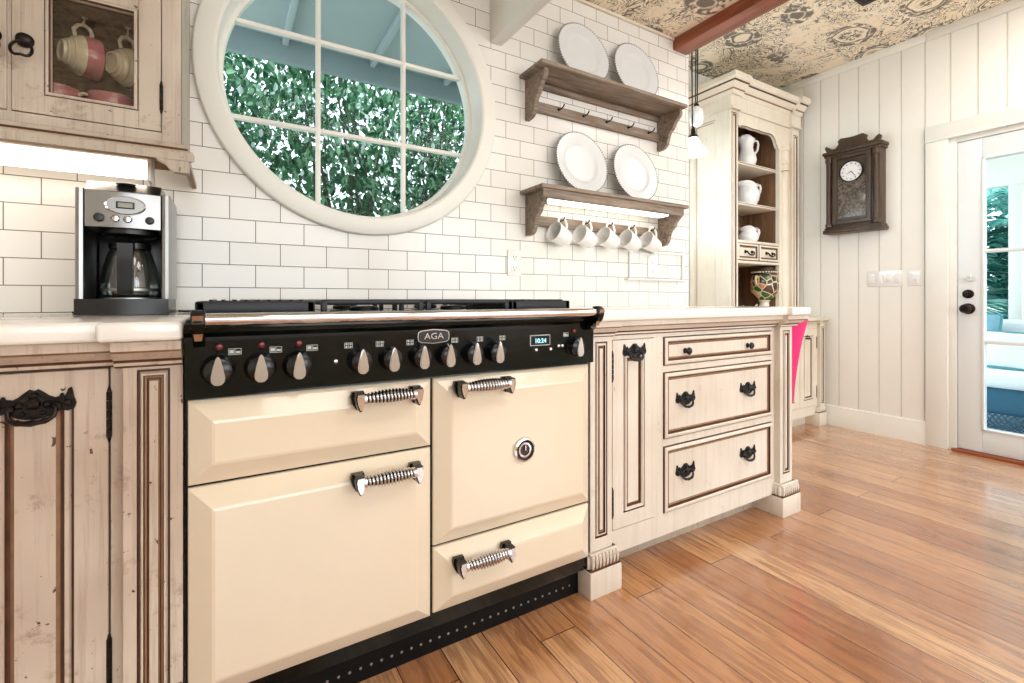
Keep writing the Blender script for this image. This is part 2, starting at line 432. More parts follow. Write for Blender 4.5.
# ================================================================== SETTING
YW, XR = 1.83, 4.0
struct('floor', MB().box(-1.6, 4.06, -3.2, 2.5, -.06, 0), M['floor'])
CX, CZ = .457, 1.774
def holed(y0, y1, x0, x1, z0, z1, r):
    mb = MB()
    ang = sorted([2 * PI * k / 96 for k in range(96)] + [math.atan2(z - CZ, x - CX) % (2 * PI) for x in (x0, x1) for z in (z0, z1)])
    n = len(ang); inn = []; out = []
    for t in ang:
        c, s = math.cos(t), math.sin(t)
        k = min(((x1 if c > 0 else x0) - CX) / c if abs(c) > 1e-9 else 1e9, ((z1 if s > 0 else z0) - CZ) / s if abs(s) > 1e-9 else 1e9)
        inn.append((CX + r * c, CZ + r * s)); out.append((CX + k * c, CZ + k * s))
    for y in (y0, y1):
        mb.add([(p[0], y, p[1]) for p in inn + out], [(i, (i + 1) % n, n + (i + 1) % n, n + i) for i in range(n)])
    for q in (inn, out):
        mb.add([(p[0], y0, p[1]) for p in q] + [(p[0], y1, p[1]) for p in q], [(i, (i + 1) % n, n + (i + 1) % n, n + i) for i in range(n)])
    return mb
struct('wall_back', holed(YW, 1.99, -1.6, 2.315, 0, 2.8, .512), M['tile'], smooth=0)
mb = MB().box(2.315, 4.06, 2.42, 2.5, 0, 2.8).box(2.235, 2.315, 1.99, 2.5, 0, 2.8)
for k in range(12): mb.box(2.36 + k * .13, 2.366 + k * .13, 2.4185, 2.421, 0, 2.75, 1)
struct('wall_alcove', mb, [M['wall'], M['groove']], smooth=0)
# boarded right wall : real V grooves
GY = [1.2698 + .1297 * k for k in range(-34, 10)]
def boards(y0, y1, z0, z1):
    mb = MB(); prof = [(y0, 0, 0)]
    for g in GY:
        if y0 + .006 < g < y1 - .006: prof += [(g - .004, 0, 0), (g - .001, .005, 1), (g + .001, .005, 1), (g + .004, 0, 1)]
    prof.append((y1, 0, 0))
    mb.add([(XR + p[1], p[0], z) for p in prof for z in (z0, z1)], [(2 * i, 2 * i + 1, 2 * i + 3, 2 * i + 2) for i in range(len(prof) - 1)], [p[2] for p in prof[1:]])
    mb.add([(XR + .06, y0, z0), (XR + .06, y1, z0), (XR + .06, y1, z1), (XR + .06, y0, z1)], [(0, 1, 2, 3)])
    return mb
DY0, DY1 = .19, 1.108           # door leaf
w = boards(1.15, 2.42, 0, 2.75)
for q in (boards(DY0 - .04, 1.15, 2.0, 2.75), boards(-3.2, DY0 - .04, 0, 2.75)):
    w.add(q.v, q.f, q.m)
struct('wall_right', w, [M['wall'], M['groove']], smooth=0)
struct('ceiling_kitchen', MB().box(-1.6, 2.2, -3.2, YW, 2.462, 2.56), M['toile'])
struct('ceiling_alcove', MB().box(2.2, 4.06, -3.2, 2.42, 2.75, 2.84), M['toile'])
struct('ceiling_step', MB().box(2.2, 2.27, -3.2, YW, 2.47, 2.75), M['wall'])
struct('wall_left', MB().box(-1.7, -1.6, -3.3, 1.99, 0, 2.8), M['wall'])
mb = MB().box(-1.6, 4.06, -3.3, -3.2, 0, .85).box(-1.6, 4.06, -3.3, -3.2, 2.3, 2.8).box(-1.6, -1.0, -3.3, -3.2, .85, 2.3).box(1.6, 2.0, -3.3, -3.2, .85, 2.3)
struct('wall_front', mb, M['wall'])
struct('trim_1', MB().box(1.04, 2.18, YW - .014, YW, 2.446, 2.462, bev=.004), M['paint_h'])
struct('trim_2', MB().box(XR - .016, XR, 1.262, 2.42, 2.69, 2.75, bev=.006).box(XR - .016, XR, -3.2, 1.262, 2.69, 2.75, bev=.006), M['wall'])
struct('ceiling_beam', MB().box(2.18, 2.295, -3.2, YW - .001, 2.396, 2.4625, bev=.004), M['beamw'])
struct('ceiling_beam', MB().box(.99, 1.05, -3.2, YW - .001, 2.105, 2.462, bev=.003), M['white'])
# baseboard, casing, header
mb = MB().mold([(.018, .0), (.018, .125), (.014, .135, 0), (.014, .146, 0), (.0, .153, 0)], 1.262, 1.90, FX(XR), 0)
struct('baseboard_right', mb, M['wall'])
mb = MB().box(XR - .022, XR + .06, 1.148, 1.262, 0, 2.012, bev=.003)
mb.box(XR - .022, XR + .06, DY0 - .154, DY0 - .04, 0, 2.012, bev=.003)
mb.box(XR - .023, XR + .01, DY0 - .164, 1.264, 2.013, 2.115, bev=.003)
mb.box(XR - .028, XR - .02, DY0 - .17, 1.270, 2.007, 2.016, bev=.003)
mb.box(XR - .004, XR + .06, 1.108, 1.15, 0, 2.004, bev=.003).box(XR - .004, XR + .06, DY0 - .042, DY0, 0, 2.004, bev=.003).box(XR - .004, XR + .06, DY0, DY1, 1.975, 2.0055, bev=.003)
struct('trim_3', mb, M['white'])
struct('trim_4', MB().box(XR - .03, XR + .06, DY0 - .02, 1.13, 0, .018, bev=.006), M['beamw'])   # threshold

# ---- glazed door
d = sempty('door_1', (XR, (DY0 + DY1) / 2, .02))
L0, L1, B0, B1 = DY0 + .116, .992, .158, 1.85
x0, x1 = XR + .004, XR + .046
mb = MB().box(x0, x1, L1, DY1 - .003, .022, 1.972, bev=.003).box(x0, x1, DY0 + .003, L0, .022, 1.972, bev=.003)
mb.box(x0, x1, L0, L1, .022, B0, bev=.003).box(x0, x1, L0, L1, B1, 1.972, bev=.003)
struct('door_frame', mb, M['doorp'], d)
mb = MB()
for (a, b, c, e) in ((L1 - .012, L1, B0, B1), (L0, L0 + .012, B0, B1), (L0, L1, B0, B0 + .012), (L0, L1, B1 - .012, B1)): mb.box(x0 - .008, x1, a, b, c, e, bev=.003)
struct('glazing_bead', mb, M['doorp'], d)
for z in (.707, 1.27): struct('muntin', MB().box(x0 - .004, x1, L0, L1, z - .011, z + .011, bev=.004), M['doorp'], d)
struct('pane', MB().box(x0 + .016, x0 + .022, L0, L1, B0, B1), M['glass'], d)
mb = MB().lathe([(.0, .0), (.028, .0), (.028, .005), (.024, .009), (.015, .011), (.012, .02), (.0, .021)], (x0, 1.0557, 1.005), '-x', 24)
mb.box(x0 - .034, x0 - .016, 1.052, 1.0594, .992, 1.018, bev=.003)
struct('deadbolt', mb, M['bronze'], d)
mb = MB().lathe([(.0, 0), (.034, 0), (.034, .006), (.028, .010), (.012, .013), (.010, .036), (.020, .040), (.028, .050), (.028, .060), (.02, .068), (0, .070)], (x0, 1.0557, .912), '-x', 24)
struct('door_knob', mb, M['bronze'], d)
mb = MB()
for s in (-1, 1):
    mb.tube([(x0 - .006, 1.045 + s * .002, 1.10), (x0 - .008, 1.045 + s * .012, 1.092), (x0 - .008, 1.045 + s * .024, 1.098), (x0 - .007, 1.045 + s * .026, 1.112), (x0 - .006, 1.045 + s * .018, 1.114)], [.004, .004, .0035, .003, .002], 8)
mb.ell((x0 - .006, 1.045, 1.11), (.006, .007, .02)).ell((x0 - .006, 1.045, 1.09), (.006, .012, .007))
struct('scroll_ornament', mb, M['ornament'], d)

# ---- round window
w = sempty('window_1', (CX, YW, CZ))
struct('window_frame', MB().lathe([(.556, -.002), (.556, .014), (.552, .020), (.545, .023), (.496, .023), (.488, .018), (.485, .008), (.485, -.155)], (CX, YW, CZ), '-y', 96, cap=False), M['white'], w)
struct('sash', MB().lathe([(.486, -.085), (.474, -.085), (.470, -.09), (.470, -.12), (.486, -.125), (.486, -.085)], (CX, YW, CZ), '-y', 96, cap=False), M['white'], w)
for i, dz in enumerate((-.1559, .1854)):
    h = math.sqrt(.471 ** 2 - dz * dz)
    struct('muntin', MB().box(CX - h, CX + h, YW + .088, YW + .116, CZ + dz - .0085, CZ + dz + .0085, bev=.006), M['white'], w)
for dx in (-.1605, .1736):
    h = math.sqrt(.471 ** 2 - dx * dx)
    struct('muntin', MB().box(CX + dx - .0085, CX + dx + .0085, YW + .086, YW + .114, CZ - h, CZ + h, bev=.006), M['white'], w)
struct('pane', MB().lathe([(.471, -.099), (.471, -.104)], (CX, YW, CZ), '-y', 64), M['glass'], w)

# ================================================================== OUTSIDE
g = MB().box(-6, 10.5, 2.52, 9, -.12, -.06); g.box(4.06, 10.5, -6, 2.52, -.12, -.06)
struct('ground', g, plain('pale_bounce_ground', srgb(196, 200, 190), .9, vs=20, var=.1))  # unseen ground, coloured pale to bounce light up onto the soffit
e = thing('eave', 'blue grey roof eave seen through the upper panes of the round window', 'eave', (.5, 2.5, 2.4))
obj('soffit', MB().box(-2.5, 2.2, 1.995, 2.94, 2.425, 2.45), M['eave'], e)
obj('fascia', MB().box(-2.5, 2.2, 2.90, 2.94, 2.295, 2.425, bev=.004), M['fascia'], e)
for k in range(5): obj('rafter', MB().box(-.22 + k * .48, -.19 + k * .48, 1.996, 2.899, 2.385, 2.426, bev=.004), M['eave'], e)
rnd = random.Random(3)
def leaves(mb, n, pos, size, nm):
    for i in range(n):
        c = Vector(pos(rnd)); s = size * rnd.uniform(.6, 1.25)
        q = Matrix.Rotation(rnd.uniform(0, 6.28), 3, 'Z') @ Matrix.Rotation(rnd.gauss(.9, .5), 3, 'X') @ Matrix.Rotation(rnd.uniform(-.7, .7), 3, 'Y')
        P = [(0, -.5, 0), (.25, -.2, .06), (.22, .2, .07), (0, .5, -.03), (-.22, .2, .07), (-.25, -.2, .06)]
        vs = [c + q @ (Vector(p) * s) for p in P]
        k = min(int(abs(rnd.gauss(0, .42)) * nm), nm - 1)
        mb.add(vs, [(0, 1, 2, 3), (0, 3, 4, 5)], (k + 1) % nm if rnd.random() < .45 else k)
mb = MB()
def spray(r, cl=[(rnd.uniform(-.9, 2.7), rnd.uniform(3.2, 3.75), rnd.uniform(1.0, 3.0)) for _ in range(230)]):
    c = r.choice(cl); return (c[0] + r.gauss(0, .10), c[1] + r.gauss(0, .09), c[2] + r.gauss(0, .11))
leaves(mb, 9500, spray, .052, 4)
leaves(mb, 9500, lambda r: (r.uniform(-1.0, 2.9), r.uniform(3.5, 4.3), r.uniform(.9, 3.3)), .08, 3)
leaves(mb, 5000, lambda r: (r.uniform(-1.2, 3.2), r.uniform(4.3, 4.9), r.uniform(1.0, 3.6)), .11, 2)
h = thing('hedge', 'dense leafy green hedge growing outside the round window', 'hedge', (1, 3.7, -.06))
obj('foliage', mb, LEAF, h, smooth=0)
mb = MB()
for k in range(34):
    x = rnd.uniform(-1, 3); y = rnd.uniform(3.7, 4.0); p = [(x, y, -.06)]
    for j in range(6): p.append((p[-1][0] + rnd.uniform(-.14, .14), p[-1][1] + rnd.uniform(-.05, .04), (j + 1) * .5))
    mb.tube(p, [.022, .02, .016, .013, .01, .007, .004], 6)
obj('stem', mb, plain('hedge_bark', srgb(92, 80, 66), .8), h)

# porch beyond the glazed door
struct('floor_porch', MB().box(4.06, 6.6, -2.5, 2.3, -.05, -.012), M['porch'])
p = thing('porch_screen', 'white framed porch screen wall seen beyond the glazed door', 'screen', (6.3, .5, -.012))
obj('top_beam', MB().box(6.25, 6.37, -2.5, 2.3, 2.04, 2.32, bev=.005), M['white'], p)
obj('bottom_rail', MB().box(6.26, 6.36, -2.5, 2.3, .60, .68, bev=.005), M['leg'], p)
obj('kick_panel', MB().box(6.28, 6.34, -2.5, 2.3, -.012, .60), M['white'], p)
for y in (1.37, .35, -.7, 2.2): obj('post', MB().box(6.25, 6.37, y - .09, y, -.012, 2.04, bev=.004), M['white'], p)
struct('ceiling_porch', MB().box(4.07, 6.42, -2.5, 2.3, 2.45, 2.52), M['white'])
palm = thing('palm', 'feathery palm fronds behind the porch screen', 'palm', (8.2, 1.6, -.06))
fr = MB()
for k in range(300):
    a = rnd.uniform(0, 6.28); t = rnd.uniform(.2, 1.25); b = Vector((8.0 + rnd.uniform(-.3, .8), rnd.uniform(.2, 3.4), rnd.uniform(.2, 2.3)))
    dr = Vector((math.cos(a), math.sin(a), 0)); sd = Vector((-dr.y, dr.x, 0)); L = rnd.uniform(.7, 1.2); pts = []
    for j in range(11):
        u = j / 10; pts.append(b + dr * (L * u * math.cos(t) * .9 + .1 * u) + Vector((0, 0, L * (u * math.sin(t) - .55 * u * u))))
    mi = rnd.randrange(3)
    for j in range(1, 11):
        for s in (-1, 1):
            q = pts[j]; ax = (pts[j] - pts[j - 1]).normalized(); l = .34 * math.sin(.35 + 2.5 * j / 11)
            tip = q + sd * s * l * .8 + ax * l * .6 + Vector((0, 0, -.1 * l)); n = ax * .026
            fr.add([q - n, q + n, (q + tip) / 2 + n + Vector((0, 0, .02)), tip, (q + tip) / 2 - n + Vector((0, 0, .02))], [(0, 1, 2, 3, 4)], mi)
obj('frond', fr, PALM, palm, smooth=0)
bk = thing('hedge', 'tall teal green hedge behind the palm beyond the porch screen', 'hedge', (9.8, 1.6, -.12))
mb = MB(); leaves(mb, 3000, lambda r: (r.uniform(9.6, 10.1), r.uniform(-.5, 4.2), r.uniform(.0, 4.0)), .30, 3); obj('foliage', mb, PALM, bk, smooth=0)
mb = MB()
for k in range(8): mb.tube([(9.85, -.3 + k * .55, -.12), (9.87, -.2 + k * .55, 1.6), (9.85, -.3 + k * .55, 3.4)], [.04, .03, .01], 6)
obj('stem', mb, plain('hedge_stem', srgb(92, 84, 70), .8), bk)
obj('trunk', MB().tube([(8.2, 1.6, -.06), (8.22, 1.62, .9), (8.2, 1.58, 2.2)], [.13, .10, .08], 12), plain('palm_bark', srgb(110, 96, 80), .9), palm)
sofa = thing('wicker_sofa', 'blue wicker porch sofa with white cushion seen through the door glass', 'sofa', (5.3, .7, -.012))
obj('wicker_base', MB().box(4.95, 5.8, -.35, 1.62, .10, .31, bev=.05, seg=4), M['wicker'], sofa)
lat = MB()
for k in range(60):
    y = -.33 + k * .033
    for s in (-1, 1): lat.tube([(4.962, y, .105), (4.962, y + s * .05, .03), (4.97, y, -.005)], .005, 5)
obj('lattice_skirt', lat, M['wicker'], sofa)
obj('seat_cushion', MB().box(4.93, 5.78, -.33, 1.60, .30, .43, bev=.05, seg=4), M['cushion'], sofa)
obj('back_cushion', MB().box(5.50, 5.72, .62, 1.58, .42, .80, bev=.08, seg=4).box(5.50, 5.72, -.36, .60, .42, .80, bev=.08, seg=4), M['cushion'], sofa)
obj('backrest', MB().box(5.72, 5.82, -.35, 1.62, .10, .78, bev=.04, seg=3), M['wicker'], sofa)
def pillow(name, c, s, rot, mat, lab):
    mb = MB(); n = 14; vs = []; fs = []
    for side in (1, -1):
        for i in range(n + 1):
            for j in range(n + 1):
                u, v = 2 * i / n - 1, 2 * j / n - 1
                t = ((1 - u * u) * (1 - v * v)) ** .45
                k = 1 - .07 * (1 - abs(u * v))
                vs.append((side * t * .32, u * k, v * k))
        o = 0 if side == 1 else (n + 1) ** 2
        for i in range(n):
            for j in range(n): fs.append((o + i * (n + 1) + j, o + (i + 1) * (n + 1) + j, o + (i + 1) * (n + 1) + j + 1, o + i * (n + 1) + j + 1))
    mb.add([(a * s, b * s, d * s) for a, b, d in vs], fs)
    edge = [(0, s * a, s * b) for a, b in [(math.cos(t) / max(abs(math.cos(t)), abs(math.sin(t))) * .93, math.sin(t) / max(abs(math.cos(t)), abs(math.sin(t))) * .93) for t in [2 * PI * k / 40 for k in range(40)]]]
    o = tag(obj(name, mb, mat), lab, 'pillow'); o.location = c; o.rotation_euler = rot
    obj('piping', MB().tube(edge, .012, 6, closed=True), M['teal'], o, local=True)
    return o
pillow('throw_pillow', (5.18, 1.13, .575), .16, (.05, .5, .1), M['cushion'], 'white throw pillow with teal piping on the porch sofa')
pillow('throw_pillow', (5.40, 1.42, .66), .2, (0, .3, -.1), M['bluec'], 'pale blue throw pillow behind the white piped pillow')
pillow('throw_pillow', (5.42, .84, .66), .2, (.2, .35, .1), M['mauve'], 'mauve throw pillow at the back of the porch sofa')

# ================================================================== RANGE COOKER
RX0, RX1, RY = -.072, .990, 1.16
R = thing('range_cooker', 'wide cream enamel range cooker with black control panel and chrome towel rail', 'cooker', (.459, 1.48, 0))
mb = MB().box(RX0 - .003, RX1 + .008, 1.178, 1.79, .10, .90, bev=.004)
obj('body', mb, M['black'], R)
mb = MB().box(RX0 + .002, RX1 + .006, 1.225, 1.76, .0, .12)
for k in range(38): mb.lathe([(.0036, .0), (.0034, .0012), (.0, .002)], (RX0 + .04 + k * .0268, 1.2252, .034), '-y', 8, 1)
obj('plinth', mb, [M['blackm'], M['steel']], R)
BEV = .046
def door(name, x0, x1, z0, z1):
    mb = MB().rings((x0, x1, z0, z1), [(0, -.026, 0), (0, -.002, 0), (.0015, .001, 0), (.004, .0025, 0), (BEV - .004, .0235, 0), (BEV + .002, .025, 0)], FY(RY + .010), 0)
    return obj(name, mb, M['enamel'], R, smooth=12)
def handle(parent, xa, xb, z, ys):
    mb = MB(); yc = ys - .037
    for x in (xa, xb):
        o = [(-.017, .014), (.017, .014), (.021, .004), (.015, -.014), (.004, -.028), (-.004, -.028), (-.015, -.014), (-.021, .004)]
        # black shield-shaped stand-off with a chrome face
        mb.prism([(x + a * .55, z + b) for a, b in o], FY(ys), 0, .041, 0)
        mb.prism([(x + a * .44, z + b * .86) for a, b in o], FY(ys), .041, .046, 1)
        mb.prism([(x + a * .8, z + b * 1.02) for a, b in o], FY(ys), 0, .012, 0)
    n, m, turns = 150, 20, 15
    vs = []; fs = []; ms = []
    for i in range(n + 1):
        u = i / n; r0 = .0098 + .0062 * math.sin(PI * u) ** .9
        for k in range(m):
            ph = (u * turns - k / m) % 1
            r = r0 * (1 + .20 * math.cos(2 * PI * ph))
            t = 2 * PI * k / m
            vs.append((xa + .008 + (xb - xa - .016) * u, yc + r * math.cos(t), z + r * math.sin(t)))
    for i in range(n):
        for k in range(m):
            fs.append((i * m + k, i * m + (k + 1) % m, (i + 1) * m + (k + 1) % m, (i + 1) * m + k))
            ph = ((i + .5) / n * turns - (k + .5) / m) % 1
            ms.append(0 if .34 < ph < .66 else 1)
    mb.add(vs, fs, ms)
    for x, s in ((xa + .007, 1), (xb - .007, -1)):
        mb.lathe([(.013, 0), (.013, .006), (.010, .008)], (x, yc, z), 'x' if s > 0 else '-x', 16, 1)
    return obj('handle', mb, [M['knobk'], M['chrome']], parent, smooth=40)
D1 = door('drawer', RX0 + .002, .4558, .590, .7655); handle(D1, .262, .402, .742, RY - .0145)
D2 = door('oven_door', RX0 + .002, .4558, .1415, .585); handle(D2, .262, .402, .550, RY - .0145)
D3 = door('oven_door', .4632, RX1 + .003, .3235, .7655); handle(D3, .524, .668, .743, RY - .0145)
D4 = door('drawer', .4632, RX1 + .003, .1455, .3175); handle(D4, .522, .668, .279, RY - .0145)
mb = MB().lathe([(.0, -.002), (.034, -.002, 0), (.036, .004, 0), (.034, .010, 0), (.029, .012, 0), (.027, .009, 1), (.022, .008, 1), (.021, .010, 0), (.016, .0095, 0), (.015, .007, 2), (.0, .007, 2)], (.7305, RY - .0135, .541), '-y', 36)
mb.box(.7295, .7315, RY - .027, RY - .0225, .541, .555, 0)
obj('thermometer', mb, [M['chrome'], M['knobk'], plain('dial_brown', srgb(66, 36, 26), .25, var=.3, vs=120)], D3)
# control panel with rounded upper lip
PY = 1.152
pan = [(PY, .7725), (PY, .888), (PY - .002, .896), (PY - .010, .902), (PY - .020, .9065), (PY - .024, .913), (PY - .020, .921), (PY - .010, .925), (PY + .04, .926), (PY + .04, .7725)]
mb = MB().prism(pan, lambda a, b, d: (d, a, b), RX0 - .002, RX1 + .009, 0)
CPN = obj('control_panel', mb, M['black'], R, smooth=25)
mb = MB().box(RX0, RX1 + .006, PY - .0022, PY + .002, .9005, .9035, bev=.001); obj('trim_line', mb, M['steel'], CPN)
mb = MB().box(RX0 - .002, RX1 + .009, 1.15, 1.80, .915, .932, bev=.005)
obj('hob_top', mb, M['black'], R)
KN = [-.0168, .0605, .1345, .2704, .3443, .4208, .4915, .5668, .6374, .9187]
for i, x in enumerate(KN):
    z = .8275; r = .0295 if i < 3 else .0275
    mb = MB().lathe([(0, 0), (r + .002, 0), (r + .002, .004), (r, .007), (r * .97, .018), (r * .85, .026), (r * .55, .031), (0, .032)], (x, PY, z), '-y', 28)
    kn = obj('control_knob', mb, M['knobk'], R)
    pts = [(.0, .031), (.004, .026), (.009, .008), (.0125, -.012), (.0115, -.021), (.006, -.027), (0, -.028), (-.006, -.027), (-.0115, -.021), (-.0125, -.012), (-.009, .008), (-.004, .026)]
    mb = MB().prism([(x + a, z + b) for a, b in pts], FY(PY), .012, .036, 0)
    mb.prism([(x + a * .8, z + b * .9) for a, b in pts], FY(PY), .036, .0385, 0)
    obj('pointer', mb, M['chrome'], kn)
    if i < 3 or i == 9:
        mb = MB().lathe([(.0075, 0), (.0075, .003), (.0055, .006), (0, .0075)], (x + (.002 if i < 9 else .0), PY, z + .0475), '-y', 16)
        obj('indicator_lamp', mb, M['red'], R)
    # printed icons
    mb = MB(); ix = x + (.03 if i < 3 else (-.026 if i < 6 else .026)); iz = z + .036 if i < 3 else z + .037
    if i == 9: ix = x - .03
    a = .0095 if i > 2 else .012
    for q in ((-a, a, .0055, .0065), (-a, a, -.0065, -.0055), (-a, -a + .001, -.0065, .0065), (a - .001, a, -.0065, .0065), (-.0006, .0006, -.0065, .0065)): mb.box(ix + q[0], ix + q[1], PY - .0006, PY + .001, iz + q[2], iz + q[3])
    for sx in (-.5, .5):
        if i < 3 or i == 9: mb.box(ix + sx * a - .004, ix + sx * a + .004, PY - .0006, PY + .001, iz - .0035, iz + (.0035 if sx < 0 else .001))
        else:
            for sz in (-.003, .003): mb.lathe([(.0024, 0), (.0024, .0006)], (ix + sx * a, PY, iz + sz), '-y', 8)
    obj('printed_symbol', mb, M['icon'], CPN)
# badge
mb = MB(); o = [(-.042, -.012), (-.034, -.0165), (0, -.020), (.034, -.0165), (.042, -.012), (.044, 0), (.042, .012), (.034, .0165), (0, .020), (-.034, .0165), (-.042, .012), (-.044, 0)]
BX, BZ = .4575, .8775
mb.prism([(BX + a, BZ + b * .93) for a, b in o], FY(PY), 0, .003, 0)
mb.prism([(BX + a * .95, BZ + b * .86) for a, b in o], FY(PY), .003, .0034, 1)
t = text_mb('AGA', .0225, lambda a, b, d: (BX + a, PY - d, BZ + b), 0, .0046, 0, 1.15); mb.add(t.v, t.f, t.m)
obj('badge', mb, [M['chrome'], M['knobk']], CPN)
# clock display, buttons
mb = MB().box(.757, .829, PY - .0015, PY + .001, .836, .868, 0, bev=.001).box(.7595, .8265, PY - .0022, PY + .001, .8385, .8655, 1)
t = text_mb('10:24', .019, lambda a, b, d: (.793 + a, PY - d, .850 + b), 0, .0026, 2); mb.add(t.v, t.f, t.m)
obj('clock_display', mb, [M['icon'], M['blackm'], M['digits']], CPN)
for x, z in ((.776, .824), (.828, .824), (.872, .832), (.858, .832), (.215, .829)):
    mb = MB().lathe([(.0058, 0), (.0058, .004), (.004, .007), (0, .0075)], (x, PY, z), '-y', 16); obj('button', mb, M['chrome'], CPN)
# towel rail
mb = MB().lathe([(.0125, 0), (.0125, 1.008)], (-.042, 1.098, .934), 'x', 24)
RL = obj('towel_rail', mb, M['chrome'], R)
for x, s in ((-.049, -1), (.970, 1)):
    side = [(1.165, .874), (1.165, .918), (1.118, .922), (1.108, .952), (1.092, .952), (1.083, .944), (1.080, .926), (1.088, .910), (1.112, .893), (1.14, .878)]
    b = obj('rail_bracket', MB().prism(side, lambda a, z, d: (d, a, z), x - .010, x + .010, 0), M['black'], RL)
    mb = MB().lathe([(.017, -.012), (.019, -.006), (.019, .006), (.017, .012)], (x, 1.098, .934), 'x', 20); obj('end_cap', mb, M['iron'], b)
    mb = MB().prism([(x - .009, .942), (x + .009, .942), (x + .0085, .918), (x + .006, .892), (x - .006, .892), (x - .0085, .918)], lambda a, z, d: (a, 1.078 + (.942 - z) * .55 - d, z), 0, .004); obj('bracket_face', mb, M['chrome'], b)
# hob : griddle either side, cast iron pan supports and burners between
def support(x0, x1, y0, y1, solid):
    mb = MB(); z0, z1 = .932, .973
    if solid:
        mb.box(x0, x1, y0, y0 + .02, z0, z1 - .004, bev=.004); mb.box(x0, x1, y1 - .02, y1, z0, z1 - .004, bev=.004)
        mb.box(x0, x0 + .02, y0, y1, z0, z1 - .004, bev=.004); mb.box(x1 - .02, x1, y0, y1, z0, z1 - .004, bev=.004)
        mb.box(x0 + .02, x1 - .02, y0 + .02, y1 - .02, z0, z0 + .022)
        for k in range(9):
            a = x0 + .03 + (x1 - x0 - .06) * k / 8; mb.box(a - .004, a + .004, y0 + .004, y1 - .004, z1 - .012, z1, bev=.002)
    else:
        for a in (x0 + .006, x1 - .006): mb.box(a - .006, a + .006, y0, y1, z1 - .014, z1, bev=.003)
        for b in (y0 + .006, y1 - .006, (y0 + y1) / 2): mb.box(x0, x1, b - .006, b + .006, z1 - .014, z1, bev=.003)
        for a in (x0 + .006, x1 - .006):
            for b in (y0 + .006, y1 - .006, (y0 + y1) / 2): mb.box(a - .007, a + .007, b - .007, b + .007, z0, z1 - .005, bev=.002)
        cx = (x0 + x1) / 2
        for cy in (y0 + (y1 - y0) * .25, y0 + (y1 - y0) * .75):
            for k in range(4):
                t = PI / 4 + k * PI / 2; c, s = math.cos(t), math.sin(t)
                mb.tube([(cx + .03 * c, cy + .03 * s, z1 - .006), (cx + .09 * c, cy + .09 * s, z1 - .006), (cx + .125 * c, cy + .11 * s, z1 - .010)], .0055, 8)
    return obj('griddle_plate' if solid else 'pan_support', mb, M['iron'], R)
support(-.062, .185, 1.245, 1.73, True); support(.752, .978, 1.245, 1.73, True)
for a, b in ((.20, .465), (.475, .74)):
    support(a, b, 1.245, 1.73, False)
    for cy in (1.366, 1.609):
        mb = MB().lathe([(.0, 0), (.05, 0), (.05, .006), (.04, .010), (.04, .018, 1), (.036, .022, 1), (0, .024, 1)], ((a + b) / 2, cy, .932), 'z', 24)
        obj('burner', mb, [M['steel'], M['iron']], R)

# ================================================================== HARDWARE
def pull_mb(w, mp, a0, b0, kind='bail'):
    mb = MB()
    half = [(0, .30), (.05, .33), (.10, .28), (.17, .20), (.24, .15), (.31, .17), (.37, .18), (.405, .31), (.44, .33), (.455, .26), (.47, .14), (.5, .02), (.48, -.08), (.40, -.13), (.33, -.10), (.26, -.13), (.19, -.20), (.10, -.23), (0, -.25)]
    o = half + [(-a, b) for a, b in half[::-1][1:-1]]
    o = [(a, b * .82) for a, b in o]
    mb.prism([(a0 + a * w, b0 + b * w) for a, b in o], mp, 0, w * .035)
    mb.prism([(a0 + a * w * .78, b0 + b * w * .72) for a, b in o], mp, w * .035, w * .06)
    def bead(a, b, r, h=.09):
        p = mp(a0 + a * w, b0 + b * .82 * w, w * h * .6); mb.ell(p, (r * w,) * 3, 10)
    bead(0, .06, .10); bead(0, .22, .06)
    for s in (-1, 1):
        bead(.16 * s, .04, .06); bead(.27 * s, -.01, .075); bead(.40 * s, .04, .055); bead(.12 * s, -.12, .04)
    pts = []; rr = []
    for k in range(17):
        t = PI * k / 16; pts.append(mp(a0 - math.cos(t) * .27 * w, b0 - .03 * w - (math.sin(t) ** .55) * .20 * w, w * (.11 + .06 * math.sin(t))))
        rr.append(w * (.030 + .022 * abs(math.sin(t * 5)) * math.sin(t)))
    mb.tube(pts, rr, 8)
    return mb
def knob_mb(r, mp, a, b):
    mb = MB(); c = mp(a, b, 0); ax = '-y' if abs(mp(0, 0, 1)[1] - mp(0, 0, 0)[1]) > .5 else '-x'
    mb.lathe([(r * .75, 0), (r * .7, r * .2), (r * .38, r * .35), (r * .34, r * .8), (r * .7, r * 1.0), (r, r * 1.25), (r, r * 1.45), (r * .72, r * 1.75), (r * .5, r * 1.7), (r * .3, r * 1.85), (0, r * 1.9)], c, ax, 20)
    return mb
def hinge_mb(mp, a, b0, b1, r=.0046):
    mb = MB(); n = 5
    for k in range(n):
        z0, z1 = b0 + (b1 - b0) * k / n, b0 + (b1 - b0) * (k + 1) / n
        mb.tube([mp(a, z0 + .0006, r * .7), mp(a, z1 - .0006, r * .7)], r, 10)
    for z, s in ((b0, -1), (b1, 1)): mb.tube([mp(a, z, r * .7), mp(a, z + s * .006, r * .7), mp(a, z + s * .011, r * .7)], [r * .8, r * .55, r * .15], 10)
    return mb

